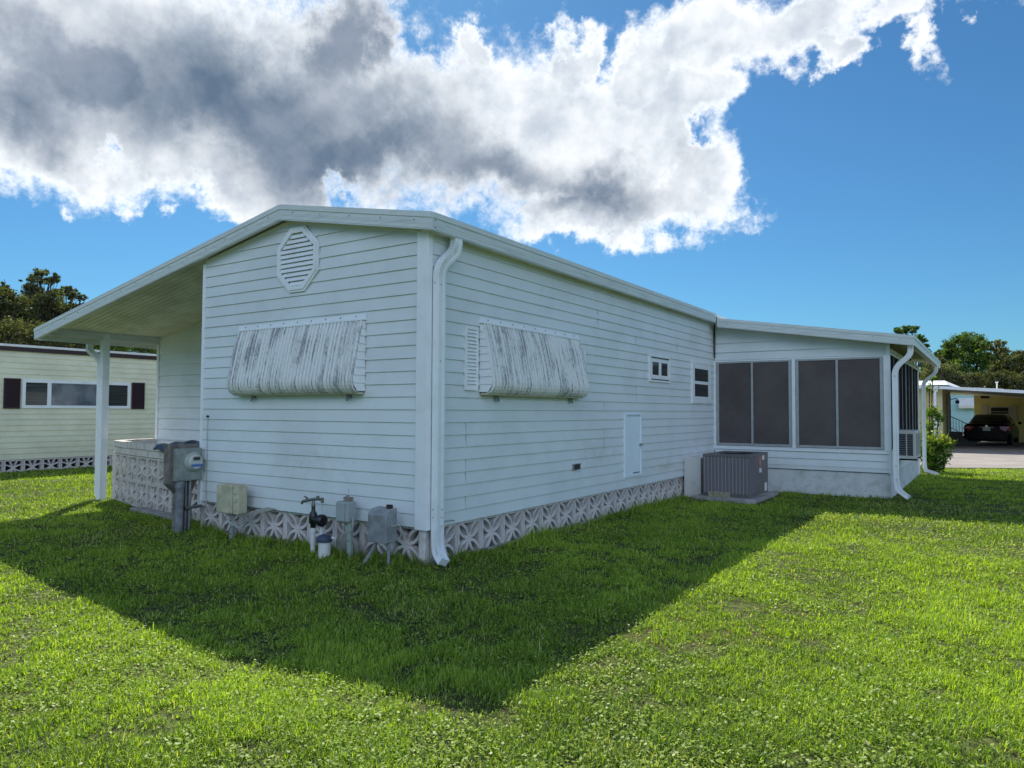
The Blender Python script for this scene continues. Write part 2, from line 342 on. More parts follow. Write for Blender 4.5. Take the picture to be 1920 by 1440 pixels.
g = MB(); g.add([(-400, -300, GZ), (400, -300, GZ), (400, 500, GZ), (-400, 500, GZ)], [(0, 1, 2, 3)])
tag(g.build('ground', ground_material()), kind='structure')
road_m = mat('pale_concrete_road', (0.34, 0.305, 0.275), 0.9, 0.15, col2=(0.27, 0.24, 0.215), vscale=.9, bump=.3, bscale=60, speck=((0.14, 0.12, 0.11), 1.2, .66, .74, (1, 3, 1)))
# near edge runs slightly aslant, far edge under the neighbours' carport
g = MB(); rp = [(-6, 14.2), (-2, 15.6), (3.5, 17.9), (5.5, 19.2), (14, 24.0), (14, 45), (2.9, 45), (2.9, 27.6), (-6, 27.6)]
g.prism([(x, y, GZ-.05) for x, y in rp], (0, 0, 0), (0, 0, .075)); road = tag(g.build('road', road_m), kind='structure')

#============================================================ MAIN HOME
RID = (-2.18, 3.914); EV = (.16, 3.472); LV = (-8.44, 2.822)
def roof_z(x):
    return RID[1]+(x-RID[0])*((EV[1]-RID[1])/(EV[0]-RID[0])) if x > RID[0] else RID[1]+(RID[0]-x)*((LV[1]-RID[1])/(RID[0]-LV[0]))
home = thing('mobile_home', 'white lap sided mobile home with carport and screened porch, in the middle of the picture', 'mobile home', (-2, 5, GZ))
S_ = .1333; Z0 = .31
# front wall
mb = MB(); fp = [(-3.85, Z0), (-.02, Z0), (-.02, roof_z(0)-.16), (RID[0], RID[1]-.16), (-3.85, roof_z(-3.85)-.16)]
siding(mb, (0, 0), (1, 0), (0, -1), fp, S_, Z0-.002)
mb.add([(x, .0, z) for x, z in fp], [tuple(range(5))])
for k in range(14):
    x = random.uniform(-3.7, -.3); z = Z0+random.randint(0, 20)*S_+.012; mb.box(x-.005, x+.005, -.018, -.012, z-.004, z+.004, 1)
mb.build('front_wall', [white_siding, seam], home)
mb = MB(); sp = [(.02, Z0), (9.02, Z0), (9.02, 3.34), (.02, 3.34)]
siding(mb, (0, 0), (0, 1), (1, 0), sp, S_, Z0-.002); mb.add([(0, y, z) for y, z in sp], [(0, 1, 2, 3)])
for y, k, n in ((.62, 6, 2), (.62, 3, 2), (.62, 1, 1), (3.95, 9, 1), (3.95, 5, 2), (3.75, 18, 2), (5.1, 10, 2), (5.08, 17, 1), (6.9, 17, 1), (1.32, 10, 1), (7.68, 8, 2)):
    z = Z0+k*S_; mb.box(.006, .0175, y-.0018, y+.0018, z+.006, z+n*S_-.006, 1)
for k in range(34):
    y = random.uniform(.3, 8.7); z = Z0+random.randint(0, 22)*S_+.012; mb.box(.012, .018, y-.005, y+.005, z-.004, z+.004, 1)
mb.build('side_wall', [white_siding, seam], home)
mb = MB(); mb.xz([(-3.83, Z0+.01), (-.012, Z0+.01), (-.012, 3.36), (RID[0], RID[1]-.12), (-3.83, roof_z(-3.83)-.12)], .012, 14)
mb.xz([(-3.86, 0), (-3.84, 0), (-3.84, 3.36), (-3.86, 3.36)], .03, 14)
mb.build('wall_core', core_m, home)
# corner and edge trims
mb = MB(); mb.box(-.135, .022, -.034, -.0005, .29, 3.345); mb.box(-.0, .022, -.0005, .035, .29, 3.345)
mb.build('corner_trim', white_metal, home, bevel=.004)
mb = MB(); mb.box(-3.885, -3.835, -.03, .06, .24, 3.42); mb.build('corner_trim', white_metal, home, bevel=.004)
# roof slabs
mb = MB()
top = [LV, RID, EV]
poly = [(LV[0], LV[1]), (RID[0], RID[1]), (EV[0], EV[1]), (EV[0], EV[1]-.05), (RID[0], RID[1]-.05), (LV[0], LV[1]-.05)]
mb.xz([(x+(-.0 if i not in (2, 3) else -.012), z-.004) for i, (x, z) in enumerate(poly)], -.128, 14)
roof = mb.build('roof', roof_w, home)
mb = MB()
def rib_soffit(mb, xa, xb, ya, yb, zf, step=.10, drop=.05):
    y = ya
    while y < yb:
        mb.add([(xa, y, zf(xa)-drop), (xb, y, zf(xb)-drop), (xb, y+step*.82, zf(xb)-drop), (xa, y+step*.82, zf(xa)-drop)], [(0, 1, 2, 3)])
        y1 = y+step*.82; y2 = y+step*.91; y3 = y+step
        for (p, q, dp, dq) in ((y1, y2, 0, .012), (y2, y3, .012, 0)):
            mb.add([(xa, p, zf(xa)-drop-dp), (xb, p, zf(xb)-drop-dp), (xb, q, zf(xb)-drop-dq), (xa, q, zf(xa)-drop-dq)], [(0, 1, 2, 3)])
        y += step
rib_soffit(mb, LV[0]+.03, RID[0], -.126, 2.2, roof_z, drop=.062)
mb.add([(EV[0]-.03, -.126, 3.315), (EV[0]-.03, 9, 3.315), (-.0, 9, 3.315), (0, -.126, 3.315)], [(0, 1, 2, 3)])
mb.build('soffit', soffit_m, roof)
def fascia_run(a, b, outer_y, name='fascia', h=.165, band=.052):
    mb = MB(); (xa, za), (xb, zb) = a, b
    mb.xz([(xa, za-band), (xb, zb-band), (xb, zb-h), (xa, za-h)], outer_y, outer_y+.022)
    mb.xz([(xa, za+.004), (xb, zb+.004), (xb, zb-band-.001), (xa, za-band-.001)], outer_y-.009, outer_y+.02)
    mb.xz([(xa, za-h-.001), (xb, zb-h-.001), (xb, zb-h-.012), (xa, za-h-.012)], outer_y+.004, outer_y+.055)
    for zf in (.60, .72): mb.xz([(xa, za-h*zf), (xb, zb-h*zf), (xb, zb-h*zf-.004), (xa, za-h*zf-.004)], outer_y-.0025, outer_y+.001)
    n = max(2, int(math.hypot(xb-xa, zb-za)/.42))
    for i in range(n):
        t = (i+.5)/n; x = xa+(xb-xa)*t; z = za+(zb-za)*t-.085; mb.lathe((x, outer_y-.006, z), [(.0055, 0), (.0055, .008)], 8, 1, 'y')
    return mb.build(name, [fascia_metal, screw_m], roof)
fascia_run(LV, RID, -.15); fascia_run(RID, EV, -.15)
mb = MB()      # long eave along the side wall
mb.box(.138, .160, -.1275, 8.70, 3.307, 3.42); mb.box(.14, .169, -.1285, 8.70, 3.421, 3.477); mb.box(.10, .155, -.09, 8.70, 3.296, 3.306)
mb.box(.1585, .1625, -.127, 8.7, 3.345, 3.349); mb.box(.1585, .1625, -.127, 8.7, 3.372, 3.376)
for yy in (-.10,): 
    for zz in (3.325, 3.40): mb.lathe((.158, yy, zz), [(.006, 0), (.006, .009)], 8, 1, 'x')
mb.build('fascia', [fascia_metal, screw_m], roof)
mb = MB(); mb.xz([(.165, 3.478), (.135, 3.478), (.135, 3.30), (.165, 3.30)], 8.685, 8.72); mb.build('eave_end_cap', wire_d, roof)
# rake trim under the fascia, against the wall
mb = MB()
for a, b in (((-3.85, roof_z(-3.85)), RID), (RID, (0, roof_z(0)))):
    mb.xz([(a[0], a[1]-.16), (b[0], b[1]-.16), (b[0], b[1]-.185), (a[0], a[1]-.185)], -.024, .0)
mb.build('rake_trim', white_metal, roof)
# ---- carport: beam, gutter, post, storage wall
mb = MB(); mb.box(-8.10, -8.03, -.10, 14, 2.70, 2.825); mb.build('carport_beam', fascia_metal, home, bevel=.004)
mb = MB()
gp = [(-8.44, 2.76), (-8.44, 2.655), (-8.31, 2.63), (-8.31, 2.76), (-8.318, 2.76), (-8.318, 2.640), (-8.432, 2.662), (-8.432, 2.76)]
mb.xz(gp, -.125, 14); mb.box(-8.44, -8.31, -.128, -.12, 2.64, 2.76); mb.box(-8.31, -8.24, -.12, 14, 2.70, 2.76)
mb.build('gutter', fascia_metal, home)
mb = MB(); mb.box(-8.135, -8.02, .76, .875, GZ-.02, 2.80)
for z0_, z1_ in ((0, 2.78),):
    for xx in (-8.10, -8.055): mb.box(xx-.003, xx+.003, .7575, .7605, z0_, z1_)
for xx in (-8.098, -8.058): mb.lathe((xx, .752, 2.755), [(.013, 0), (.013, .012)], 10, 1, 'y')
mb.build('carport_post', [white_metal, screw_m], home, bevel=.004)
def rsec(w, d, groove=.004):
    w /= 2; d /= 2; s = []
    pts = [(-w, -d), (-w*.45, -d), (-w*.35, -d+groove), (w*.35, -d+groove), (w*.45, -d), (w, -d), (w, -d*.4), (w-groove, -d*.3), (w-groove, d*.3), (w, d*.4), (w, d), (w*.45, d), (w*.35, d-groove), (-w*.35, d-groove), (-w*.45, d), (-w, d), (-w, d*.4), (-w+groove, d*.3), (-w+groove, -d*.3), (-w, -d*.4)]
    return pts
def smooth_path(pts, r=.05, n=7, ripple=0.0):
    out = [Vector(pts[0])]
    for i in range(1, len(pts)-1):
        a, b, c = Vector(pts[i-1]), Vector(pts[i]), Vector(pts[i+1]); u = (a-b).normalized(); v = (c-b).normalized()
        rr = min(r, (a-b).length*.48, (c-b).length*.48)
        for k in range(n+1):
            t = k/n; out.append((b+u*rr)*(1-t)**2+b*2*t*(1-t)+(b+v*rr)*t*t)
    out.append(Vector(pts[-1])); return out
def downspout(path, w, d, up, r=.09, name='downspout', straps=()):
    mb = MB(); mb.sweep(smooth_path(path, r, 9), rsec(w, d), up=up, smooth=False)
    p = smooth_path(path, r, 9)
    sec = rsec(w+.008, d+.008, .002)
    # crimp rings on the bends
    for q in range(len(p)-1):
        if (p[q+1]-p[q]).length < r*.6:
            mb.sweep([p[q]+(p[q+1]-p[q])*.35, p[q]+(p[q+1]-p[q])*.65], rsec(w+.005, d+.005), up=up, smooth=False)
    return mb, name
mb, _ = downspout([(.115, .30, 3.33), (.115, .30, 3.18), (.07, .085, 2.97), (.07, .085, .24), (.085, .08, .07), (.20, .03, -.01)], .08, .11, (0, 1, 0), .10)
for x, y, z in ((.112, .1, .42), (.112, .1, .50), (.112, .06, 2.78), (.112, .06, 2.0), (.112, .1, .33)): mb.lathe((x, y, z), [(.005, 0), (.005, .005)], 8, 1, 'x')
for x, z in ((.055, .5), (.055, .42), (.06, 2.8)): mb.lathe((x, .026, z), [(.005, 0), (.005, .005)], 8, 1, 'y')
mb.build('downspout', [white_metal, screw_m], home)
mb, _ = downspout([(-8.375, .70, 2.66), (-8.375, .70, 2.52), (-8.20, .815, 2.36), (-8.185, .815, 0.0)], .07, .09, (0, 1, 0), .10)
mb.build('downspout', white_metal, home)
mb = MB(); ps = [(-8.05, .55), (-3.86, .55), (-3.86, roof_z(-3.86)-.066), (-8.05, roof_z(-8.05)-.066)]
siding(mb, (0, 1.8), (1, 0), (0, -1), ps, .195, .555, .024); mb.add([(x, 1.8, z) for x, z in ps], [(0, 1, 2, 3)])
mb.xz([(-8.04, .0), (-3.87, .0), (-3.87, roof_z(-3.87)-.07), (-8.04, roof_z(-8.04)-.07)], 1.81, 7)
shed_wall = mb.build('storage_wall', white_siding, home)
mb = MB(); mb.box(-8.10, -8.035, 1.76, 1.83, .0, 2.70); mb.build('corner_trim', white_metal, home, bevel=.004)

# ---- screened skirting blocks
def arc_pts(cx, cz, r, a0, a1, n=10): return [(cx+r*math.cos(a0+(a1-a0)*k/n), cz+r*math.sin(a0+(a1-a0)*k/n)) for k in range(n+1)]
def rib(mb, pts, w, y0, y1):
    n = len(pts); L_, R2 = [], []
    for i, p in enumerate(pts):
        a = pts[max(i-1, 0)]; b = pts[min(i+1, n-1)]; dx, dz = b[0]-a[0], b[1]-a[1]; l = math.hypot(dx, dz) or 1
        nx, nz_ = -dz/l*w/2, dx/l*w/2; L_.append((p[0]+nx, p[1]+nz_)); R2.append((p[0]-nx, p[1]-nz_))
    for i in range(n-1):
        mb.xz([L_[i], L_[i+1], R2[i+1], R2[i]], y0, y1)
def block_mesh(kind, w=.43, h=.41, d=.10, t=.035):
    mb = MB(); e = .004; W2 = w-2*e; H2 = h-2*e
    X = lambda u: e+u*W2; Zf = lambda v: e+v*H2
    mb.box(e, e+t, 0, d, e, h-e); mb.box(w-e-t, w-e, 0, d, e, h-e); mb.box(e+t, w-e-t, .001, d-.001, e, e+t*.8); mb.box(e+t, w-e-t, .001, d-.001, h-e-t*.8, h-e)
    rt = .034
    if kind == 'A':
        for cx, cz, a0, a1 in ((.5, 1, math.pi, 2*math.pi), (.5, 0, 0, math.pi), (0, .5, -math.pi/2, math.pi/2), (1, .5, math.pi/2, 1.5*math.pi)):
            pts = [(X(u), Zf(v)) for u, v in arc_pts(cx, cz, .47, a0+.05, a1-.05, 12)]
            rib(mb, pts, rt, .006+.003*cx, d-.008-.002*cz)
        mb.lathe((w/2, .003, h/2), [(.045, 0), (.045, d-.006)], 12, 0, 'y')
    else:
        for sx in (0, 1):
            cx = sx
            for sz in (1, -1):
                pts = []
                for k in range(9):
                    q = k/8; u = q*.5; v = .5+sz*(.21*math.cos(q*math.pi/2)**.8); pts.append((X(u if sx == 0 else 1-u), Zf(v)))
                rib(mb, pts, rt, .006, d-.006)
                pts = [(X(.47 if sx == 0 else .53), Zf(.5+sz*.05)), (X(.30 if sx == 0 else .70), Zf(.5+sz*.48))]
                rib(mb, pts, rt, .009, d-.009)
        mb.lathe((w/2, .003, h/2), [(.04, 0), (.04, d-.006)], 12, 0, 'y')
    return mb
bA = block_mesh('A').build('screen_block', block_m, home, local=True)
HL = Vector((-2, 5, GZ))
def put(proto, parent, base, x, y, z, rz=0, first=[]):
    o = proto if proto not in first else dup(proto, parent)
    if proto not in first: first.append(proto)
    o.parent = parent; o.location = Vector((x, y, z))-base; o.rotation_euler = (0, 0, rz)
    return o
ZB = -.10
for i in range(17):     # side: runs along +Y, block front faces +X
    put(bA, home, HL, -.015, .09+i*.43, ZB+random.uniform(-.004, .004), math.pi/2)
for i in range(9):      # front: runs along X
    put(bA, home, HL, -.10-(i+1)*.424, .03, ZB+random.uniform(-.004, .004), 0)
mb = MB(); mb.box(-.10, -.02, -.004, .075, -.1, .30); mb.build('corner_block', block_m, home, bevel=.006)
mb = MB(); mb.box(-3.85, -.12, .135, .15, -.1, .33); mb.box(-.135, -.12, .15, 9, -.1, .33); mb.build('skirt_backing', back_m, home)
mb = MB(); mb.box(-.02, .03, .08, 9.0, GZ-.02, GZ+.03); mb.box(-3.85, -.1, -.005, .03, GZ-.02, GZ+.03); mb.build('footing_strip', concrete, home, bevel=.006)
# ---- octagonal gable vent
vent = MB(); CX, CZ = -2.0, 3.268; hw, hh, cx_, cz_ = .365, .385, .12, .165
def octa(hw, hh, cx, cz): return [(CX-cx, CZ-hh), (CX+cx, CZ-hh), (CX+hw, CZ-cz), (CX+hw, CZ+cz), (CX+cx, CZ+hh), (CX-cx, CZ+hh), (CX-hw, CZ+cz), (CX-hw, CZ-cz)]
o1, o2 = octa(hw, hh, .13, .165), octa(hw-.07, hh-.07, .09, .135); o15 = octa(hw-.025, hh-.025, .12, .155)
for i in range(8):
    j = (i+1) % 8
    vent.xz([o1[i], o1[j], o15[j], o15[i]], -.035, -.014); vent.xz([o15[i], o15[j], o2[j], o2[i]], -.048, -.014)
gv = vent.build('gable_vent', white_metal, home)
mb = MB()
for k in range(11):
    z = CZ-.315+.035+k*.056; hwz = (hw-.07) if abs(z-CZ) < .135 else (hw-.07)-(abs(z-CZ)-.135)/(hh-.07-.135)*(hw-.07-.09)
    hwz = max(hwz, .09); mb.add([(CX-hwz, -.040, z-.026), (CX+hwz, -.040, z-.026), (CX+hwz, -.018, z+.022), (CX-hwz, -.018, z+.022), (CX-hwz, -.034, z-.030), (CX+hwz, -.034, z-.030), (CX+hwz, -.014, z+.018), (CX-hwz, -.014, z+.018)], [(0, 1, 2, 3), (4, 7, 6, 5), (0, 4, 5, 1), (3, 2, 6, 7)])
mb.build('louvres', white_metal, gv)
mb = MB(); mb.xz(o2, -.016, -.0155); mb.build('vent_screen', grey_metal, gv)
# ---- awnings
def awning_mat(name, dark, seedv, A):
    M = bpy.data.materials.new(name); M.use_nodes = True; t = M.node_tree; b = t.nodes['Principled BSDF']; b.inputs['Roughness'].default_value = .5
    tcn = t.nodes.new('ShaderNodeTexCoord')
    def nz(st, s, d, off):
        mp = t.nodes.new('ShaderNodeMapping'); mp.inputs['Scale'].default_value = st; mp.inputs['Location'].default_value = off
        n = t.nodes.new('ShaderNodeTexNoise'); n.inputs['Scale'].default_value = s; n.inputs['Detail'].default_value = d; n.inputs['Roughness'].default_value = .7
        t.links.new(tcn.outputs['Object'], mp.inputs[0]); t.links.new(mp.outputs[0], n.inputs['Vector']); return n.outputs[0]
    def mth(op, a, b_):
        n = t.nodes.new('ShaderNodeMath'); n.operation = op
        for i, x in enumerate((a, b_)):
            if isinstance(x, bpy.types.NodeSocket): t.links.new(x, n.inputs[i])
            else: n.inputs[i].default_value = x
        return n.outputs[0]
    st = nz((A[0]+.02, A[1]+.02, .025), 46, 2, (seedv, 0, 0)); sp_ = nz((1, 1, .35), 60, 6, (0, seedv, 0)); big = nz((A[0], A[1], .8), 2.6, 3, (seedv, seedv, 0))
    fine = mth('MULTIPLY', mth('MAXIMUM', mth('SUBTRACT', sp_, .47), 0), 5.5)
    f = mth('MULTIPLY', mth('MAXIMUM', mth('SUBTRACT', mth('ADD', mth('MULTIPLY', st, 1.0), mth('MULTIPLY', big, .75)), .87), 0), 8.0)
    f = mth('MULTIPLY', f, mth('ADD', mth('MULTIPLY', fine, .75), .30)); f = mth('ADD', f, mth('MULTIPLY', fine, .16)); f = mth('MINIMUM', f, .72)
    x = t.nodes.new('ShaderNodeMix'); x.data_type = 'RGBA'; t.links.new(f, x.inputs[0]); x.inputs[6].default_value = (.78, .79, .76, 1); x.inputs[7].default_value = (*dark, 1)
    t.links.new(x.outputs[2], b.inputs['Base Color']); return M
awm = awning_mat('mildewed_aluminium', (.07, .075, .09), 3.1, (1, 0)); awm2 = awning_mat('mildewed_aluminium_side', (.085, .08, .08), 9.7, (0, 1))
PROF = [(.045, 2.470), (.055, 2.44), (.085, 2.34), (.115, 2.22), (.145, 2.08), (.172, 1.95), (.190, 1.86), (.196, 1.82), (.192, 1.775), (.178, 1.74), (.152, 1.712), (.115, 1.695), (.07, 1.688), (.03, 1.688)]
def awning(P, ua, ub, mt, label):
    """P(u, off, z) -> world point; slatted hood between ua and ub"""
    mb = MB(); n = 38; du = (ub-ua)/n; cols = []
    for k in range(n):
        for f, o in ((0, -.008), (.10, -.008), (.20, .010), (.55, .014), (.90, .010)): cols.append((ua+(k+f)*du, o))
    cols.append((ub, -.008)); v = []
    for (u, o) in cols:
        for i, (q, z) in enumerate(PROF):
            a = PROF[max(i-1, 0)]; b = PROF[min(i+1, len(PROF)-1)]; tx, tz = b[0]-a[0], b[1]-a[1]; l = math.hypot(tx, tz)
            v.append(P(u, q-tz/l*o, z+tx/l*o*1.0))
    m_ = len(PROF); f = [(c*m_+i, (c+1)*m_+i, (c+1)*m_+i+1, c*m_+i+1) for c in range(len(cols)-1) for i in range(m_-1)]
    mb.add(v, f, 0)
    aw = mb.build('awning', mt, home); aw['label'] = label
    for ue, sg in ((ua, -1), (ub, 1)):
        mb = MB(); nb = 9
        for k in range(nb):
            z1 = 2.47-(2.47-1.705)*k/nb; z0 = 2.47-(2.47-1.705)*(k+1)/nb
            def off(z):
                for (qa, za), (qb, zb) in zip(PROF[:12], PROF[1:12]):
                    if zb <= z <= za: return qa+(qb-qa)*(za-z)/(za-zb)
                return .10
            mb.add([P(ue+sg*.002, .015, z1), P(ue+sg*.002, off(z1), z1), P(ue+sg*.013, off(z0), z0+.002), P(ue+sg*.013, .015, z0+.002)], [(0, 1, 2, 3)])
            mb.add([P(ue+sg*.013, .015, z0+.002), P(ue+sg*.013, off(z0), z0+.002), P(ue+sg*.002, off(z0), z0), P(ue+sg*.002, .015, z0)], [(0, 1, 2, 3)])
        mb.build('end_panel', white_metal, aw)
    mb = MB()
    def pb(u0, u1, o0, o1, z0, z1, mi=0):
        c = [P(u, o, z) for u in (u0, u1) for o in (o0, o1) for z in (z0, z1)]
        mb.add(c, [(0, 1, 3, 2), (4, 6, 7, 5), (0, 4, 5, 1), (2, 3, 7, 6), (0, 2, 6, 4), (1, 5, 7, 3)], mi)
    pb(ua-.02, ub+.02, .012, .032, 2.475, 2.545); pb(ua-.02, ub+.02, .032, .062, 2.472, 2.492)
    for k in range(9):
        u = ua+(ub-ua)*(k+.5)/9; pb(u-.006, u+.006, .032, .037, 2.515, 2.527, 1)
    mb.build('head_rail', [white_metal, screw_m], aw)
    mb = MB(); pb(ua, ub, .02, .11, 1.672, 1.686)
    mb.build('bottom_rail', cream_p, aw)
    for u in (ua+.30, ub-.22):
        mb = MB(); pb(u-.03, u+.03, .02, .05, 1.635, 1.671); pb(u-.008, u+.008, .05, .075, 1.60, 1.66); pb(u-.025, u-.01, .03, .06, 1.61, 1.64)
        mb.build('bracket', [grey_metal], aw, bevel=.003)
    return aw
awning(lambda u, o, z: (u, -o, z), -3.07, -.885, awm, 'mildew streaked slatted awning under the gable vent')
awning(lambda u, o, z: (o, u, z), .865, 3.12, awm2, 'mildew spotted slatted awning between louvred shutters on the long side wall')
def shutter(y0, y1, z0, z1, m_, parent, x=.0, nx=1, n=16):
    mb = MB(); t = .03
    bx = lambda ya, yb, za, zb, d0, d1: mb.box(min(x+nx*d0, x+nx*d1), max(x+nx*d0, x+nx*d1), ya, yb, za, zb)
    bx(y0, y0+t, z0, z1, .012, .034); bx(y1-t, y1, z0, z1, .012, .034); bx(y0+t, y1-t, z0, z0+t, .012, .033); bx(y0+t, y1-t, z1-t, z1, .012, .033)
    s = (z1-z0-2*t)/n
    for k in range(n):
        z = z0+t+k*s; mb.add([(x+nx*.033, y0+t, z), (x+nx*.033, y1-t, z), (x+nx*.014, y1-t, z+s*.80), (x+nx*.014, y0+t, z+s*.80)], [(0, 1, 2, 3)])
    bx(y0+t, y1-t, z0+t, z1-t, .010, .013)
    return mb.build('shutter', m_, parent)
shutter(.585, .81, 1.72, 2.42, white_metal, home); shutter(3.13, 3.34, 1.72, 2.40, white_metal, home)
# ---- small windows on the side wall
def ring(mb, y0, y1, z0, z1, t, d0, d1, x=0, mi=0):
    mb.box(x+d0, x+d1, y0, y0+t, z0, z1, mi); mb.box(x+d0, x+d1, y1-t, y1, z0, z1, mi); mb.box(x+d0, x+d1-.001, y0+t, y1-t, z0, z0+t, mi); mb.box(x+d0, x+d1-.001, y0+t, y1-t, z1-t, z1, mi)
def side_window(y0, y1, z0, z1, panes, f=.05, pf=.07):
    mb = MB(); ring(mb, y0, y1, z0, z1, .03, .0, .036); ring(mb, y0+.032, y1-.032, z0+.032, z1-.032, pf, .0, .030)
    w = mb.build('window', white_metal, home)
    mb = MB()
    ya, yb, za, zb = y0+.032+pf, y1-.032-pf, z0+.032+pf, z1-.032-pf
    if panes == 'h': mb.box(.0, .028, (ya+yb)/2-.05, (ya+yb)/2+.05, za, zb); cells = [(ya, (ya+yb)/2-.05, za, zb), ((ya+yb)/2+.05, yb, za, zb)]
    else: mb.box(.0, .028, ya, yb, (za+zb)/2-.03, (za+zb)/2+.03); cells = [(ya, yb, za, (za+zb)/2-.03), (ya, yb, (za+zb)/2+.03, zb)]
    mb.build('sash', white_metal, w, bevel=.002)
    for c in cells:
        mb = MB(); mb.box(.0195, .0205, c[0], c[1], c[2], c[3]); mb.build('pane', glass_d, w)
    return w
w = side_window(5.61, 6.535, 2.0, 2.455, 'h', pf=.085)
mb = MB(); mb.box(.03, .038, 5.68, 6.46, 2.402, 2.418); mb.box(.03, .038, 5.68, 6.46, 2.036, 2.050); mb.build('gasket', wire_d, w)
side_window(7.66, 8.735, 1.66, 2.465, 'v', pf=.10)
mb = MB(); ring(mb, 4.64, 5.29, .47, 1.465, .045, .0, .028); mb.box(.0, .02, 4.685, 5.245, .515, 1.42)
dr = mb.build('access_door', mat('door_paint', (.80, .90, .96), .3, .5, var=.06), home, bevel=.003)
mb = MB(); mb.lathe((.035, 5.215, .965), [(.012, -.01), (.02, .0), (.02, .015), (.012, .02)], 12, 0, 'x'); mb.box(.05, .065, 5.17, 5.26, .955, .975); mb.build('handle', grey_metal, dr)
for q in ((.028, .031, 4.72, 5.22, 1.435, 1.441), (.02, .03, 4.95, 5.21, .52, .53)):
    mb = MB(); mb.box(*q); mb.build('weatherstrip', wire_d, dr)
mb = MB(); mb.box(.012, .04, 2.99, 3.17, .70, .775)
for k in range(4): mb.box(.04, .045, 3.0+k*.043, 3.03+k*.043, .708, .768, 1)
mb.box(.04, .06, 3.0, 3.16, .775, .782); mb.build('dryer_vent', [grey_metal, wire_d], home)
mb = MB(); mb.tube([(-3.72, -.02, 1.40), (-3.725, -.024, 1.2), (-3.72, -.022, .8), (-3.73, -.026, .5), (-3.715, -.03, .36), (-3.69, -.04, .30), (-3.66, -.03, .33)], .004, 6)
mb.lathe((-3.72, -.02, 1.41), [(.014, -.02), (.014, .006)], 10, 1, 'y'); mb.build('cable', [wire_w, wire_d], home)
mb = MB(); mb.tube([(.03, 8.98, 3.30), (.03, 8.95, 3.1), (.035, 8.90, 2.9), (.03, 8.93, 2.75), (.03, 8.98, 2.60)], .006, 6)
mb.tube([(.025, 8.99, 3.30), (.03, 8.985, 3.0), (.025, 8.99, 2.6)], .006, 6); mb.tube([(.04, 8.97, 3.3), (.045, 8.99, 2.95), (.035, 8.99, 2.6)], .005, 6); mb.build('cable', wire_d, home)
mb = MB(); mb.tube([(.02, .16, .31), (.03, .20, .345), (.03, .30, .355), (.03, .38, .352), (.02, .42, .34)], .006, 6); mb.build('cable', wire_w, home)

#---------------------------------------------------------------- screened porch
PY = 9.02
def pz(x): return 3.39+(x-.16)*(2.845-3.39)/(3.65-.16)
mb = MB()
hp = [(.02, 2.55), (3.225, 2.55), (3.225, pz(3.225)-.15), (.02, pz(.02)-.15)]
siding(mb, (0, PY), (1, 0), (0, -1), hp, .19, 2.52, .022); mb.add([(x, PY, z) for x, z in hp], [(0, 1, 2, 3)])
bp = [(.02, .40), (3.225, .40), (3.225, .74), (.02, .74)]
siding(mb, (0, PY), (1, 0), (0, -1), bp, .1333, .475, .018) ; mb.box(.02, 3.225, PY-.012, PY, .40, .476)
siding(mb, (3.235, 0), (0, 1), (1, 0), [(PY, .40), (15.2, .40), (15.2, .74), (PY, .74)], .1333, .475, .012)
mb.box(.03, 3.225, PY+.002, PY+.05, .40, .79); mb.box(3.19, 3.233, PY+.05, 15.2, .40, .79); mb.box(.03, 3.22, PY+.002, PY+.05, 2.52, 2.72)
mb.build('porch_wall', white_siding, home)
mb = MB()
mb.box(-.01, 3.245, PY-.028, PY+.03, .742, .80); mb.box(-.01, 3.25, PY-.034, PY, .80, .812)            # sill
mb.box(3.195, 3.25, PY-.022, PY+.03, .39, .741)                                                          # lower corner
mb.box(3.13, 3.24, PY-.020, PY+.05, .813, 2.549); mb.box(3.18, 3.238, PY-.02, PY+.03, 2.551, pz(3.2)-.16) # corner post
mb.box(1.535, 1.60, PY-.016, PY+.04, .813, 2.549); mb.box(.0, .045, PY-.016, PY+.04, .813, 2.549)
mb.box(.0, 3.20, PY-.013, PY, 2.52, 2.548)
mb.box(3.20, 3.245, PY+.05, 15.25, .742, .80); mb.box(3.19, 3.24, 15.1, 15.25, GZ, 2.60)
mb.box(3.19, 3.24, PY+.05, 15.1, 2.56, 2.60)
mb.build('porch_framing', white_metal, home, bevel=.004)
def porch_screen(x0, x1, xm):
    mb = MB(); z0, z1 = .82, 2.535; t = .055
    mb.box(x0, x0+t, PY-.012, PY+.02, z0, z1); mb.box(x1-t, x1, PY-.012, PY+.02, z0, z1); mb.box(x0+t, x1-t, PY-.011, PY+.02, z0, z0+t*.8); mb.box(x0+t, x1-t, PY-.011, PY+.02, z1-t*.9, z1)
    mb.box(xm-.02, xm+.02, PY-.013, PY+.02, z0+t*.8, z1-t*.9)
    w = mb.build('porch_window', alu, home, bevel=.003)
    for a, b in ((x0+t, xm-.02), (xm+.02, x1-t)):
        mb = MB(); mb.box(a, b, PY+.004, PY+.007, z0+t*.8, z1-t*.9); mb.build('screen_panel', screen_m, w)
side_screen = mat('side_screen', (0.030, 0.028, 0.030), 1.0, 0.0, var=.3, vscale=2)
porch_screen(.05, 1.53, .775); porch_screen(1.605, 3.125, 2.345)
for k in range(4):
    ya = PY+.06+k*1.52; mb = MB(); z0, z1 = .82, 2.555
    for yy in (ya, ya+1.47): mb.box(3.205, 3.226, yy, yy+.03, z0, z1)
    mb.box(3.207, 3.224, ya+.74, ya+.755, z0, z1)
    w = mb.build('porch_window', alu, home)
    mb = MB(); mb.box(3.212, 3.216, ya+.04, ya+1.47, z0, z1); mb.build('screen_panel', side_screen, w)
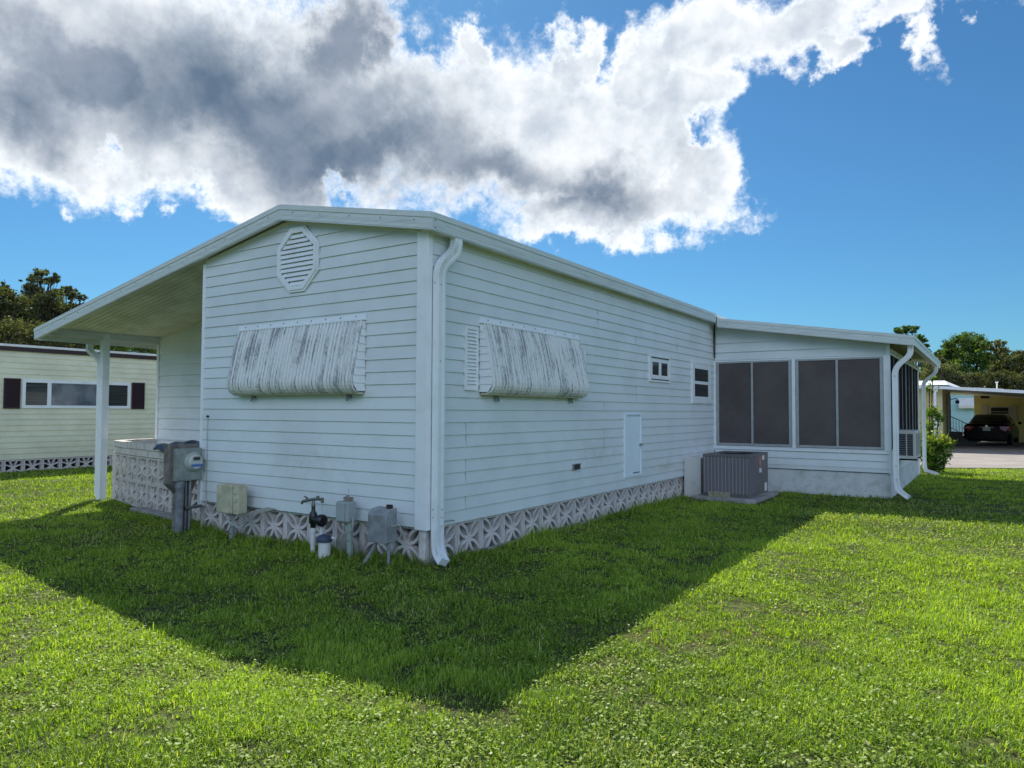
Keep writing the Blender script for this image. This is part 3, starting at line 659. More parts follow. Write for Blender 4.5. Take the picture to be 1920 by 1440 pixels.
mb = MB(); mb.box(.0, 3.215, PY+.02, PY+.2, GZ-.1, .385); mb.box(3.03, 3.214, PY+.2, 15.2, GZ-.2, .385)
for k in range(3): pass
mb.build('foundation', found_m, home, bevel=.01)
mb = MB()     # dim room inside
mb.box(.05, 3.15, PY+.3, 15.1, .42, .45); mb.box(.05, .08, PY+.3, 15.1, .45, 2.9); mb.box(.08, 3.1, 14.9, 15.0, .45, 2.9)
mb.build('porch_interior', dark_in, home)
# porch roof
mb = MB(); mb.xz([(.17, pz(.17)-.004), (3.64, pz(3.64)-.004), (3.64, pz(3.64)-.055), (.17, pz(.17)-.055)], 8.722, 16.6); pr = mb.build('porch_roof', roof_w, home)
mb = MB(); rib_soffit(mb, .17, 3.64, 8.722, 16.5, lambda x: pz(x)-.055, .2, .006); mb.build('soffit', soffit_m, pr)
roof_save = roof; roof = pr
fascia_run((.172, pz(.172)), (3.65, pz(3.65)), 8.70)
mb = MB(); z = pz(3.65); mb.box(3.628, 3.6495, 8.7225, 16.6, z-.165, z-.052); mb.box(3.63, 3.659, 8.7225, 16.6, z-.051, z+.004)
for k in range(9): mb.lathe((3.648, 9.0+k*.9, z-.09), [(.0055, 0), (.0055, .008)], 8, 1, 'x')
mb.box(3.54, 3.628, 8.74, 16.5, z-.16, z-.15); mb.build('fascia', [fascia_metal, screw_m], pr)
roof = roof_save
mb = MB(); mb.box(3.19, 3.26, PY+.06, 15.2, 2.605, 2.66); mb.build('porch_header', soffit_m, home)
mb, _ = downspout([(3.58, 8.86, 2.70), (3.58, 8.86, 2.52), (3.325, 8.90, 2.30), (3.325, 8.90, .28), (3.345, 8.90, .12), (3.52, 8.84, .0)], .085, .10, (0, 1, 0), .14)
for z_ in (2.15, .55, .3): mb.lathe((3.325, 8.845, z_), [(.008, 0), (.008, .006)], 8, 1, 'y')
mb.build('downspout', [white_metal, screw_m], home)
mb, _ = downspout([(3.62, 15.3, 2.72), (3.62, 15.3, 2.50), (3.33, 15.35, 2.28), (3.33, 15.35, .12), (3.36, 15.35, .02), (3.62, 15.1, -.03)], .08, .10, (0, 1, 0), .14)
mb.build('downspout', white_metal, home)

#---------------------------------------------------------------- window air conditioner
ac = thing('window_air_conditioner', 'beige window air conditioner sticking out of the screened porch beside its downspout', 'air conditioner', (3.42, 10.1, .63))
mb = MB(); mb.box(3.20, 3.58, 9.55, 10.65, .64, 1.16); body = mb.build('cabinet', mat('ac_beige', (.55, .54, .50), .5, var=.1), ac, bevel=.012)
for a, b in ((3.31, 3.425), (3.445, 3.54)):
    mb = MB(); mb.box(a, b, 9.545, 9.5495, .70, 1.10, 0)
    for k in range(12): mb.box(a, b, 9.540, 9.544, .71+k*.033, .718+k*.033, 1)
    mb.build('side_grille', [dark_in, grey_metal], ac)
mb = MB(); mb.box(3.5815, 3.584, 9.65, 10.55, .70, 1.10, 0)
for k in range(14): mb.box(3.584, 3.59, 9.65, 10.55, .705+k*.028, .712+k*.028, 1)
mb.build('rear_grille', [grey_metal, alu], ac)
mb = MB(); mb.bar((3.26, 9.7, .62), (3.60, 9.7, .62), .03); mb.bar((3.26, 10.5, .62), (3.60, 10.5, .62), .03); mb.bar((3.30, 9.6, .62), (3.30, 10.6, .62), .03); mb.build('support_bracket', black_p, ac)
bd = thing('wood_board', 'weathered grey board leaning upright under the window air conditioner', 'board', (3.28, 9.75, .2))
mb = MB(); mb.obox((3.285, 9.72, .42), (.015, 0, 0), (0, .07, 0), (.0, 0, .20)); mb.build('plank', mat('old_wood', (.33, .30, .25), .9, var=.35, vscale=5, stretch=(1, 6, 1)), bd)

#---------------------------------------------------------------- condenser, slab, cover box, brick
sl = thing('concrete_slab', 'low concrete slab under the grey air conditioning condenser', 'slab', (.8, 7.6, GZ))
mb = MB(); mb.prism([(.30, 6.93, GZ), (1.26, 6.80, GZ), (1.40, 6.90, GZ), (1.40, 8.42, GZ), (.32, 8.45, GZ)], (0, 0, 0), (0, 0, .075)); mb.build('pad', concrete, sl, bevel=.015)
co = thing('condenser_unit', 'dark grey louvred air conditioning condenser beside the porch wall', 'air conditioner', (.85, 7.6, .01))
X0, X1, Y0, Y1, CZ0, CZ1 = .44, 1.25, 7.03, 8.30, .03, .745
mb = MB(); mb.box(X0+.01, X1-.01, Y0+.01, Y1-.01, CZ0, CZ1-.02); mb.box(X0, X1, Y0, Y1, CZ0-.02, CZ0+.03)
for x, y in ((X0, Y0), (X1-.03, Y0), (X0, Y1-.03), (X1-.03, Y1-.03)): mb.box(x, x+.03, y, y+.03, CZ0+.03, CZ1-.04)
mb.box(X1-.012, X1-.001, Y0+.50, Y1-.03, CZ0+.03, CZ1-.045)
cab = mb.build('cabinet', cond_m, co, bevel=.004)
mb = MB(); ccx, ccy = (X0+X1)/2, (Y0+Y1)/2
def ringtop(mb, z0, z1):
    n = 32; outer = []; inner = []
    for k in range(n):
        a = 2*math.pi*k/n; c, s = math.cos(a), math.sin(a); q = max(abs(c), abs(s)); outer.append((ccx+c/q*(X1-X0)/2*1.005, ccy+s/q*(Y1-Y0)/2*1.003)); inner.append((ccx+c*.30, ccy+s*.42))
    for k in range(n):
        j = (k+1) % n; mb.prism([(*outer[k], z0), (*outer[j], z0), (*inner[j], z0), (*inner[k], z0)], (0, 0, 0), (0, 0, z1-z0))
ringtop(mb, CZ1-.045, CZ1); mb.build('top_cover', cond_m, co)
mb = MB()
for k in range(1, 9):
    q = k/9; mb.tube([(ccx+.29*q*math.cos(a), ccy+.41*q*math.sin(a), CZ1-.012+.004*math.sin(a*2)) for a in [2*math.pi*i/28 for i in range(29)]], .0025, 4, caps=False)
for k in range(6):
    a = math.pi*k/6; mb.tube([(ccx-.3*math.cos(a), ccy-.42*math.sin(a), CZ1-.008), (ccx+.3*math.cos(a), ccy+.42*math.sin(a), CZ1-.008)], .003, 4)
mb.build('fan_guard', black_p, co)
mb = MB(); mb.box(X0+.012, X1-.012, Y0+.012, Y1-.012, CZ1-.019, CZ1-.0185); mb.build('fan_well', dark_in, co)
mb = MB(); nsl = 12
pitch = (X1-X0-.06)/nsl
for k in range(nsl+1): mb.box(X0+.03+k*pitch-.004, X0+.03+k*pitch+.004, Y0-.006, Y0+.008, CZ0+.03, CZ1-.047, 1)
zz = CZ0+.04
while zz < CZ1-.06: mb.add([(X0+.03, Y0+.001, zz), (X1-.03, Y0+.001, zz), (X1-.03, Y0+.009, zz+.016), (X0+.03, Y0+.009, zz+.016)], [(0, 1, 2, 3)]); zz += .020
mb.build('louvre_panel', [cond_slat, mat('louvre_rod', (.36, .34, .36), .4)], co)
mb = MB()
for k in range(7): mb.box(X1-.009, X1+.001, Y0+.035+k*.075, Y0+.041+k*.075, CZ0+.03, CZ1-.047)
zz = CZ0+.04
while zz < CZ1-.06: mb.add([(X1-.001, Y0+.03, zz), (X1-.001, Y0+.49, zz), (X1-.009, Y0+.49, zz+.016), (X1-.009, Y0+.03, zz+.016)], [(0, 1, 2, 3)]); zz += .020
mb.build('louvre_panel', cond_slat, co)
mb = MB(); mb.box(X1+.0, X1+.0015, 7.70, 7.82, .50, .70, 0); mb.box(X1+.0016, X1+.0022, 7.73, 7.79, .55, .60, 1); mb.build('sticker', [red_s, mat('grey_sticker', (.35, .35, .38))], co)
mb = MB(); mb.box(X1+.0, X1+.0015, 7.90, 8.05, .62, .70, 0); mb.build('sticker', white_s, co)
for ya, yb, za, zb in ((7.70, 7.85, .40, .48), (8.05, 8.22, .04, .19)):
    mb = MB(); mb.box(X1+.0005, X1+.002, ya, yb, za, zb); mb.build('sticker', white_s, co)
cb = thing('cover_box', 'plain white upright box between the side wall and the condenser', 'cover box', (.14, 7.5, GZ))
mb = MB(); mb.box(.02, .335, 7.22, 7.95, GZ-.02, .655); mb.build('casing', mat('cover_paint', (.66, .66, .63), .7, col2=(.50, .49, .45), vscale=3, lo=.5, hi=.7, speck=((.30, .26, .22), 16, .62, .74)), cb, bevel=.006)
br = thing('loose_brick', 'long pale brick lying on the slab in front of the condenser', 'brick', (.72, 6.95, .005))
mb = MB(); mb.obox((.76, 6.93, .05), (.185, -.012, 0), (.004, .045, 0), (0, 0, .045)); mb.build('brick', mat('speckled_brick', (.40, .36, .27), .9, col2=(.24, .21, .15), vscale=28, bump=.6), br, bevel=.006)

#============================================================ CARPORT BLOCK WALL
bw = thing('block_wall', 'curved low wall of pierced concrete blocks under the carport', 'block wall', (-6.5, .8, GZ))
BL = Vector((-6.5, .8, GZ))
bA2 = block_mesh('A').build('screen_block', block_l, bw, local=True); bB2 = block_mesh('B').build('screen_block', block_l, bw, local=True)
path = [(-8.17, 2.2), (-8.17, 1.75), (-8.15, 1.32), (-7.98, .97), (-7.56, .86), (-7.14, .765), (-6.70, .68), (-6.27, .605), (-5.84, .54), (-5.41, .485), (-4.98, .44), (-4.55, .40), (-4.15, .37)]
caps_, caps2 = [], []
for i in range(len(path)-1):
    a, b = Vector(path[i]), Vector(path[i+1]); d = b-a; rz = math.atan2(d.y, d.x)
    for row in range(2):
        proto = bA2 if i <= 4 else bB2
        o = put(proto, bw, BL, a.x, a.y, GZ-.005+row*.405, rz)
    n_ = Vector((-d.y, d.x)).normalized(); ctr = (a+b)/2+n_*.05; ux = d.normalized()*(d.length/2-.004)
    mb = MB(); j = random.uniform(-.012, .012)
    mb.obox((ctr.x, ctr.y, .795), (ux.x, ux.y, 0), (n_.x*.055, n_.y*.055, 0), (0, 0, .052)); mb.build('cap_block', block_l, bw, bevel=.007)
    mb = MB(); mb.obox((ctr.x+n_.x*(.01+j), ctr.y+n_.y*(.01+j), .905+j*.3), (ux.x*.96, ux.y*.96, 0), (n_.x*.075, n_.y*.075, 0), (0, 0, .052)); mb.build('cap_block', block_l, bw, bevel=.008)
mb = MB()
for k in range(4): mb.obox((-4.9-.4*k+.0, .30+.045*k, GZ+.02), (.19, -.02, 0), (.01, .09, 0), (0, 0, .035))
mb.build('kerb_block', concrete, bw, bevel=.008)
tp = thing('folded_tarp', 'dark blue tarp lying crumpled on top of the block wall behind the meter', 'tarp', (-4.9, .6, .9))
mb = MB(); nx, ny = 26, 8
vv = [(-5.75+1.9*i/nx, .40+.5*j/ny-.05*(i/nx), .955+.075*math.sin(math.pi*min(1, i/nx*1.1))*math.sin(math.pi*(j+.4)/(ny+.8))+.018*math.sin(i*1.3+j*.7)+.010*random.random()-.06*(j == 0)) for i in range(nx+1) for j in range(ny+1)]
top_f = [(i*(ny+1)+j, (i+1)*(ny+1)+j, (i+1)*(ny+1)+j+1, i*(ny+1)+j+1) for i in range(nx) for j in range(ny)]
mb.add(vv, top_f, 0, True); o = mb.build('cloth', tarp_m, tp); so = o.modifiers.new('solid', 'SOLIDIFY'); so.thickness = .03; so.offset = -1

#============================================================ UTILITIES ALONG THE FRONT WALL
me_ = thing('electric_meter', 'grey electric meter on a weathered concrete panel and post', 'electric meter', (-3.9, -.22, GZ))
mb = MB(); mb.yz([(-.43, 1.05), (-.03, 1.05), (-.03, .60), (-.12, .42), (-.12, -.1), (-.30, -.1), (-.30, .42), (-.43, .55)], -4.03, -3.892)
mb.build('panel', concrete_d, me_, bevel=.006)
mb = MB(); mb.box(-3.8915, -3.805, -.385, -.035, .585, 1.00); mb.build('meter_box', meter_metal, me_, bevel=.008)
mb = MB(); mb.box(-3.805, -3.795, -.372, -.048, .598, .988); mb.build('cover', meter_metal, me_, bevel=.004)
mb = MB(); mb.lathe((-3.795, -.165, .825), [(.125, 0), (.125, .022), (.108, .032), (.108, .036)], 28, 0, 'x'); mt_ = mb.build('meter', mat('meter_ring', (.42, .44, .38), .4, .5), me_)
mb = MB(); mb.lathe((-3.759, -.165, .825), [(.098, 0), (.095, .028), (.084, .040)], 28, 0, 'x'); mb.build('glass_dome', mat('meter_glass', (.50, .53, .50), .12, .6), mt_)
mb = MB(); mb.box(-3.7195, -3.717, -.215, -.115, .845, .895, 0); mb.box(-3.7195, -3.717, -.24, -.09, .765, .80, 1); mb.box(-3.717, -3.7155, -.205, -.125, .855, .885, 2); mb.build('dial', [brass, mat('blue_label', (.08, .18, .42)), wire_d], mt_)
mb = MB(); mb.tube([(-3.84, -.315, .585), (-3.84, -.315, -.1)], .048, 12); mb.lathe((-3.84, -.315, .50), [(.058, 0), (.058, .07)], 14); mb.build('conduit', pvc_g, me_)
mb = MB(); mb.tube([(-3.85, -.17, .585), (-3.85, -.17, .2), (-3.86, -.17, -.1)], .016, 8); mb.tube([(-3.86, -.22, .585), (-3.86, -.22, -.1)], .011, 8); mb.build('conduit', grey_metal, me_)
mb = MB(); mb.tube([(-3.83, -.25, .235), (-3.83, -.02, .245)], .020, 8); mb.build('clamp', brass, me_)

cr = thing('cable_box', 'rust spotted cream plastic cable box on a short stake', 'utility box', (-2.9, -.2, GZ))
mb = MB(); mb.box(-3.12, -2.71, -.27, -.13, .245, .60); cbx = mb.build('housing', cream_p, cr, bevel=.018)
mb = MB(); mb.box(-3.11, -2.80, -.285, -.2705, .255, .59); mb.build('door', cream_p, cr, bevel=.010)
for z in (.32, .42, .52):
    mb = MB(); mb.box(-2.79, -2.72, -.283, -.271, z-.025, z+.025); mb.build('latch', cream_p, cr, bevel=.004)
mb = MB(); mb.box(-2.93, -2.87, -.22, -.19, -.12, .245)
for z in (.0, .08, .16): mb.lathe((-2.90, -.221, z), [(.009, 0), (.009, -.004)], 8, 1, 'y')
mb.build('stake', [grey_metal, screw_m], cr)
mb = MB()
for k in range(4):
    a = -3.02+.05*k; mb.tube(smooth_path([(a, -.20, .25), (a+.02, -.22, .16-.02*k), (a+.14, -.22, .12-.015*k), (a+.24, -.20, .17), (a+.34, -.12, .27), (a+.55, -.02, .33)], .08, 5), .006, 5)
mb.build('cable', wire_w, cr)

fa = thing('backflow_faucet', 'black backflow valve with a grey tap on a white pipe', 'faucet', (-1.4, -.2, GZ))
mb = MB(); mb.tube([(-1.40, -.25, -.1), (-1.40, -.25, .215)], .026, 12); mb.lathe((-1.40, -.25, .05), [(.032, 0), (.032, .05)], 12); mb.lathe((-1.40, -.25, .17), [(.032, 0), (.032, .05)], 12); mb.build('riser_pipe', pvc, fa)
mb = MB(); mb.tube([(-1.30, -.22, -.1), (-1.30, -.22, .30)], .018, 10); mb.tube([(-1.26, -.25, .14), (-1.05, -.25, .14)], .014, 8); mb.build('riser_pipe', pvc, fa)
mb = MB(); mb.lathe((-1.40, -.25, .215), [(.028, 0), (.03, .04), (.045, .06), (.048, .12), (.04, .16), (.022, .19), (.02, .23)], 16)
mb.tube([(-1.40, -.25, .31), (-1.28, -.25, .31)], .042, 14); mb.lathe((-1.275, -.25, .31), [(.062, -.02), (.066, 0), (.066, .03), (.05, .045)], 18, 0, 'x'); mb.tube([(-1.21, -.25, .31), (-1.16, -.25, .295)], .008, 6)
mb.build('valve_body', black_p, fa)
mb = MB(); mb.lathe((-1.40, -.25, .445), [(.02, 0), (.024, .01), (.02, .03), (.017, .07)], 12); mb.build('union', brass, fa)
mb = MB(); mb.tube([(-1.54, -.26, .50), (-1.46, -.255, .515), (-1.40, -.25, .53), (-1.30, -.25, .535), (-1.25, -.25, .54)], .016, 10)
mb.tube([(-1.54, -.26, .505), (-1.565, -.265, .49), (-1.57, -.265, .465)], .014, 8); mb.tube([(-1.26, -.25, .54), (-1.26, -.25, .50)], .018, 8)
mb.bar((-1.55, -.25, .55), (-1.49, -.25, .53), .012); mb.bar((-1.52, -.25, .54), (-1.51, -.25, .505), .008); mb.lathe((-1.33, -.25, .55), [(.018, 0), (.018, .018)], 10); mb.build('tap', brass, fa)
mb = MB(); mb.tube([(-1.262, -.25, .50), (-1.264, -.25, .42), (-1.262, -.25, .36)], .003, 5); mb.build('wire', wire_w, fa)

cp = thing('capped_pipe', 'short white standpipe with a dark blue cap in the grass beside the faucet', 'pipe', (-1.2, -.33, GZ))
mb = MB(); mb.tube([(-1.17, -.29, -.12), (-1.17, -.29, .12)], .066, 18); mb.build('pipe', pvc, cp)
mb = MB(); mb.lathe((-1.17, -.29, .10), [(.080, 0), (.082, .02), (.078, .045), (.06, .065), (.03, .076), (.005, .080)], 20); mb.build('cap', mat('slate_blue_cap', (.05, .075, .13), .5, var=.3), cp)
pa = thing('paver_stone', 'round grey stepping stone leaning on the skirting behind the capped pipe', 'paver', (-1.02, -.1, .0))
mb = MB(); n = 20; mb.prism([(-1.0+.15*math.cos(2*math.pi*k/n), -.14-.05*math.sin(2*math.pi*k/n), .03+.15*math.sin(2*math.pi*k/n)+.0) for k in range(n)], (0, 0, 0), (.005, .03, .012)); mb.build('disc', concrete, pa)

gb = thing('phone_box', 'small light grey box with a rusty top on a pale green post', 'utility box', (-.95, -.15, GZ))
mb = MB(); mb.box(-1.07, -.885, -.23, -.11, .315, .53); hb = mb.build('housing', mat('light_grey_box', (.34, .38, .38), .55, var=.15), gb, bevel=.012)
mb = MB(); mb.box(-1.06, -.93, -.242, -.2305, .325, .515); mb.build('door', MATS['light_grey_box'], gb, bevel=.008)
mb = MB(); mb.box(-.94, -.885, -.19, -.15, -.02, .315); mb.box(-.935, -.89, -.185, -.155, -.12, -.02); mb.lathe((-.912, -.191, .12), [(.008, 0), (.008, -.003)], 8, 1, 'y'); mb.build('post', [green_p, screw_m], gb, bevel=.003)
mb = MB(); mb.box(-1.0, -.91, -.19, -.13, .53, .575); mb.lathe((-.97, -.16, .575), [(.02, 0), (.012, .02)], 10); mb.tube([(-.955, -.16, .57), (-.955, -.16, .66)], .002, 5); mb.build('terminal', mat('rusty_lug', (.33, .29, .25), .7, var=.5, vscale=30), gb)
mb = MB(); mb.tube([(-.88, -.17, .36), (-.84, -.2, .34), (-.82, -.22, .28), (-.85, -.23, .22), (-.90, -.23, .24)], .006, 6); mb.tube([(-.97, -.2, .33), (-.97, -.22, .2), (-1.02, -.22, .12)], .005, 6)
mb.tube([(-1.0, -.18, .31), (-1.0, -.18, .27)], .022, 8); mb.build('cable', wire_w, gb)

gy = thing('pedestal_box', 'larger dull grey metal box on two thin legs nearest the house corner', 'utility box', (-.35, -.28, GZ))
mb = MB(); mb.yz([(-.33, .175), (-.33, .455), (-.28, .505), (-.17, .52), (-.17, .175)], -.50, -.245); mb.build('housing', grey_metal, gy, bevel=.010)
mb = MB(); mb.box(-.33, -.275, -.24, -.20, .512, .55); mb.build('latch', brown, gy)
mb = MB(); mb.tube([(-.42, -.27, .18), (-.56, -.34, -.09)], .018, 8); mb.build('leg', grey_metal, gy)
mb = MB(); mb.tube([(-.27, -.26, .17), (-.27, -.26, -.12)], .016, 8); mb.build('leg', grey_metal, gy)
mb = MB(); mb.tube([(-.245, -.25, .34), (-.17, -.22, .36), (-.155, -.2, .30), (-.17, -.2, .23), (-.2, -.2, .22)], .006, 6); mb.build('cable', wire_w, gy)

#============================================================ LEFT NEIGHBOUR
nb = thing('mobile_home', 'cream mobile home with dark brown shutters, seen past the carport post', 'mobile home', (-17.5, 4, GZ))
NX = -15.4
mb = MB(); siding(mb, (NX, 0), (0, 1), (1, 0), [(-3.5, .235), (13, .235), (13, 2.93), (-3.5, 2.93)], .142, .233, .016); mb.box(NX-4.2, NX, -3.5, 13, .235, 2.95); mb.build('wall', cream_sd, nb)
mb = MB(); mb.box(NX-4.3, NX+.07, -3.6, 13.1, 2.93, 3.035); mb.build('eave_band', brown, nb)
mb = MB(); mb.box(NX-4.32, NX+.09, -3.62, 13.12, 3.036, 3.095); mb.build('roof', roof_w, nb)
mb = MB(); wy0, wy1, wz0, wz1 = 2.45, 5.15, 1.51, 2.235
ring(mb, wy0, wy1, wz0, wz1, .075, 0, .045, NX)
for y in (3.07, 4.50): mb.box(NX, NX+.04, y-.045, y+.045, wz0+.075, wz1-.075)
ww = mb.build('window', white_metal, nb)
for (a, b, mm) in ((wy0+.075, 3.025, glass_d), (3.115, 4.455, glass_l), (4.545, wy1-.075, glass_d)):
    mb = MB(); mb.box(NX+.018, NX+.022, a, b, wz0+.075, wz1-.075); mb.build('pane', mm, ww)
shutter(2.045, 2.41, 1.50, 2.25, brown, nb, NX+.012); shutter(5.19, 5.555, 1.50, 2.25, brown, nb, NX+.012)
NL = Vector((-17.5, 4, GZ)); bB3 = block_mesh('B').build('screen_block', block_m, nb, local=True)
for i in range(24): put(bB3, nb, NL, NX+.02, -2.2+i*.43, -.18, math.pi/2)
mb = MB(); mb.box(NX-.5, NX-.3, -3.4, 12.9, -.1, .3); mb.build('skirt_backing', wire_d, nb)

#============================================================ RIGHT NEIGHBOUR
rn = thing('mobile_home', 'yellow mobile home with an open carport across the road', 'mobile home', (4, 35, GZ))
mb = MB(); siding(mb, (0, 28.97), (1, 0), (0, -1), [(-7, -.05), (3.05, -.05), (3.05, 2.5), (-7, 2.5)], .22, 0, .02); mb.box(-7, 3.04, 28.98, 36.9, GZ, 2.55)
siding(mb, (3.05, 0), (0, 1), (1, 0), [(28.97, 0), (36.95, 0), (36.95, 2.6), (28.97, 2.6)], .22, 0, .02); mb.build('wall', yellow_sd, rn)
mb = MB(); mb.box(2.90, 3.085, 28.93, 28.97, 0, 2.5); mb.box(3.05, 3.09, 28.94, 29.08, 0, 2.5); mb.build('corner_trim', mat('pale_yellow_trim', (.62, .58, .36), .6), rn)
mb = MB()
siding(mb, (0, 41), (1, 0), (0, -1), [(4.0, -.05), (14, -.05), (14, 2.62), (4.0, 2.62)], .25, 0, .02); mb.box(4.0, 14, 41.02, 47, GZ, 2.62)
mb.box(3.0, 4.0, 41.0, 41.2, 2.50, 2.7); mb.build('wall', yellow_sd, rn)
def cz(x): return 2.62-(x-2.6)*.0735
mb = MB(); mb.xz([(2.3, cz(2.3)+.0), (14, cz(14)), (14, cz(14)-.06), (2.3, cz(2.3)-.06)], 28.55, 42)
cr_ = mb.build('carport_roof', roof_w, rn)
mb = MB(); mb.xz([(-1, 2.64), (2.61, 2.62), (14, cz(14)), (14, cz(14)-.13), (2.61, 2.50), (-1, 2.52)], 28.5, 28.55); mb.build('fascia', white_metal, cr_)
mb = MB(); mb.add([(-7, 28.6, 2.64), (3.3, 28.6, 2.64), (3.9, 37.5, 2.60), (-7, 37.5, 2.62), (-7, 33.2, 3.07), (3.0, 33.2, 2.99)], [(0, 1, 5, 4), (1, 2, 5), (2, 3, 4, 5), (0, 3, 2, 1), (0, 4, 3)]); mb.build('roof', roof_w, rn)
mb = MB(); mb.obox((2.7, 31.6, 2.86), (.35, 0, 0), (0, .25, .03), (0, 0, .012)); mb.build('roof_hatch', grey_metal, rn)
mb = MB(); mb.obox((4.6, 34, 2.60), (.55, .2, -.03), (-.1, .4, 0), (0, 0, .02)); mb.build('skylight', roof_w, cr_)
mb = MB(); mb.tube([(5.0, 33, 2.4), (5.0, 33, 2.86)], .028, 8); mb.lathe((5.0, 33, 2.84), [(.06, 0), (.06, .05)], 10); mb.build('vent_pipe', roof_w, cr_)
mb = MB(); mb.box(2.80, 2.90, 28.58, 28.66, GZ, 2.50); mb.box(2.75, 2.95, 28.56, 28.68, 2.36, 2.50); po = mb.build('carport_post', white_metal, rn)
def text(s, size, loc, rot, mt, parent, name='house_number', ext=.004):
    c = bpy.data.curves.new(name, 'FONT'); c.body = s; c.size = size; c.extrude = ext; c.align_x = 'CENTER'; c.align_y = 'CENTER'
    o = bpy.data.objects.new(name, c); COL.objects.link(o); dg = bpy.context.evaluated_depsgraph_get(); me = bpy.data.meshes.new_from_object(o.evaluated_get(dg)); bpy.data.objects.remove(o)
    o = bpy.data.objects.new(name, me); me.materials.append(mt); COL.objects.link(o); o.parent = parent
    p = parent
    while p not in LOC: p = p.parent
    o.location = Vector(loc)-LOC[p][0]; o.rotation_euler = rot; return o
for i, ch in enumerate('347'): text(ch, .17, (2.85, 28.572, 1.55-.15*i), (math.pi/2, 0, 0), black_p, po)
# door with ornamental grille, on the wall that runs back under the carport
dm = mat('storm_door', (.16, .13, .12), .6, var=.3)
mb = MB(); mb.box(3.055, 3.10, 33.0, 35.6, .55, 2.35); dd = mb.build('door', dm, rn)
mb = MB(); lace = mat('white_grille', (.50, .47, .44), .6)
for y in np.arange(33.0, 35.61, .325): mb.box(3.10, 3.125, y-.03, y+.03, .55, 2.35)
for k in range(8):
    yc = 33.16+k*.325
    for z in np.arange(.7, 2.3, .28): mb.tube([(3.115, yc+.11*math.cos(a), z+.12*math.sin(a)) for a in [2*math.pi*i/10 for i in range(11)]], .018, 4, caps=False)
mb.build('door_grille', lace, dd)
mb = MB(); mb.tube([(3.12, 35.8, 2.15), (3.35, 35.8, 2.2), (3.4, 35.8, 2.1)], .02, 6); mb.box(3.32, 3.48, 35.7, 35.9, 1.95, 2.1); mb.build('wall_lamp', black_p, rn)
mb = MB(); mb.box(3.06, 3.55, 34.8, 37.0, GZ, .55); mb.box(3.55, 3.85, 34.8, 37.0, GZ, .34); mb.box(3.85, 4.15, 34.8, 37.0, GZ, .16); stp = mb.build('steps', mat('dark_steps', (.14, .125, .12), .9), rn, bevel=.01)
mb = MB(); A_, B_ = Vector((3.03, 37.05, 1.33)), Vector((4.05, 37.05, .78)); A2, B2 = Vector((3.03, 37.05, .74)), Vector((4.05, 37.05, .17))
mb.bar(A_, B_, .035); mb.bar(A2, B2, .03)
for k in range(9): t = k/8; mb.bar(A2.lerp(B2, t), A_.lerp(B_, t), .022)
mb.build('railing', iron, rn)
mb = MB(); mb.box(4.32, 4.69, 40.86, 40.98, 2.28, 2.44); 
mb.build('wall_vent', black_p, rn)
mb = MB(); mb.tube([(4.88, 40.9, 2.46), (5.34, 40.9, 2.43)], .05, 8); mb.box(4.86, 4.98, 40.85, 40.98, 2.43, 2.50, 1); mb.box(5.26, 5.38, 40.85, 40.98, 2.40, 2.47, 1); mb.build('strip_light', [alu, black_p], rn)
mb = MB(); mb.box(4.68, 5.62, 40.93, 40.98, 1.35, 1.85); mb.box(4.76, 5.54, 40.90, 40.93, 1.45, 1.78, 1); mb.box(4.76, 5.54, 40.89, 40.90, 1.55, 1.57); mb.build('window', [alu, dark_in], rn)
for a, b in ((4.32, 4.64), (5.65, 5.93)):
    mb = MB(); mb.box(a, b, 40.94, 40.98, 1.05, 1.93)
    for k in range(10): mb.box(a+.03, b-.03, 40.925, 40.94, 1.09+k*.083, 1.14+k*.083)
    mb.build('shutter', beige, rn)
# blue house beyond the breezeway
bh = thing('house', 'pale blue house seen through the yellow home\'s breezeway', 'house', (0, 55, GZ))
mb = MB(); mb.box(-8, 4.3, 52.01, 60, .2, 2.8); siding(mb, (0, 52), (1, 0), (0, -1), [(-8, .2), (4.3, .2), (4.3, 2.8), (-8, 2.8)], .3, .2, .02); mb.build('wall', blue_sd, bh)
mb = MB(); mb.prism([(2.95+.0, 51.98, 2.48), (4.2, 51.98, 2.48), (4.2, 51.6, 1.95), (4.2, 51.62, 1.80), (2.95, 51.62, 1.80), (2.95, 51.6, 1.95)], (0, 0, 0), (0, 0, .03))
mb.yz([(51.98, 2.5), (51.62, 1.95), (51.62, 1.80), (51.98, 1.80)], 3.1, 4.1); mb.build('awning', roof_w, bh)
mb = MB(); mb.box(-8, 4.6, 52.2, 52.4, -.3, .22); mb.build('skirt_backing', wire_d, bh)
bB4 = block_mesh('B').build('screen_block', block_m, bh, local=True); BHL = Vector((0, 55, GZ))
for i in range(7): put(bB4, bh, BHL, 1.7+i*.43, 52.0, -.20, 0)
mb = MB(); mb.xz([(-8.4, 2.8), (4.5, 2.8), (-1.7, 3.05)], 51.9, 60.2); mb.build('roof', roof_w, bh)

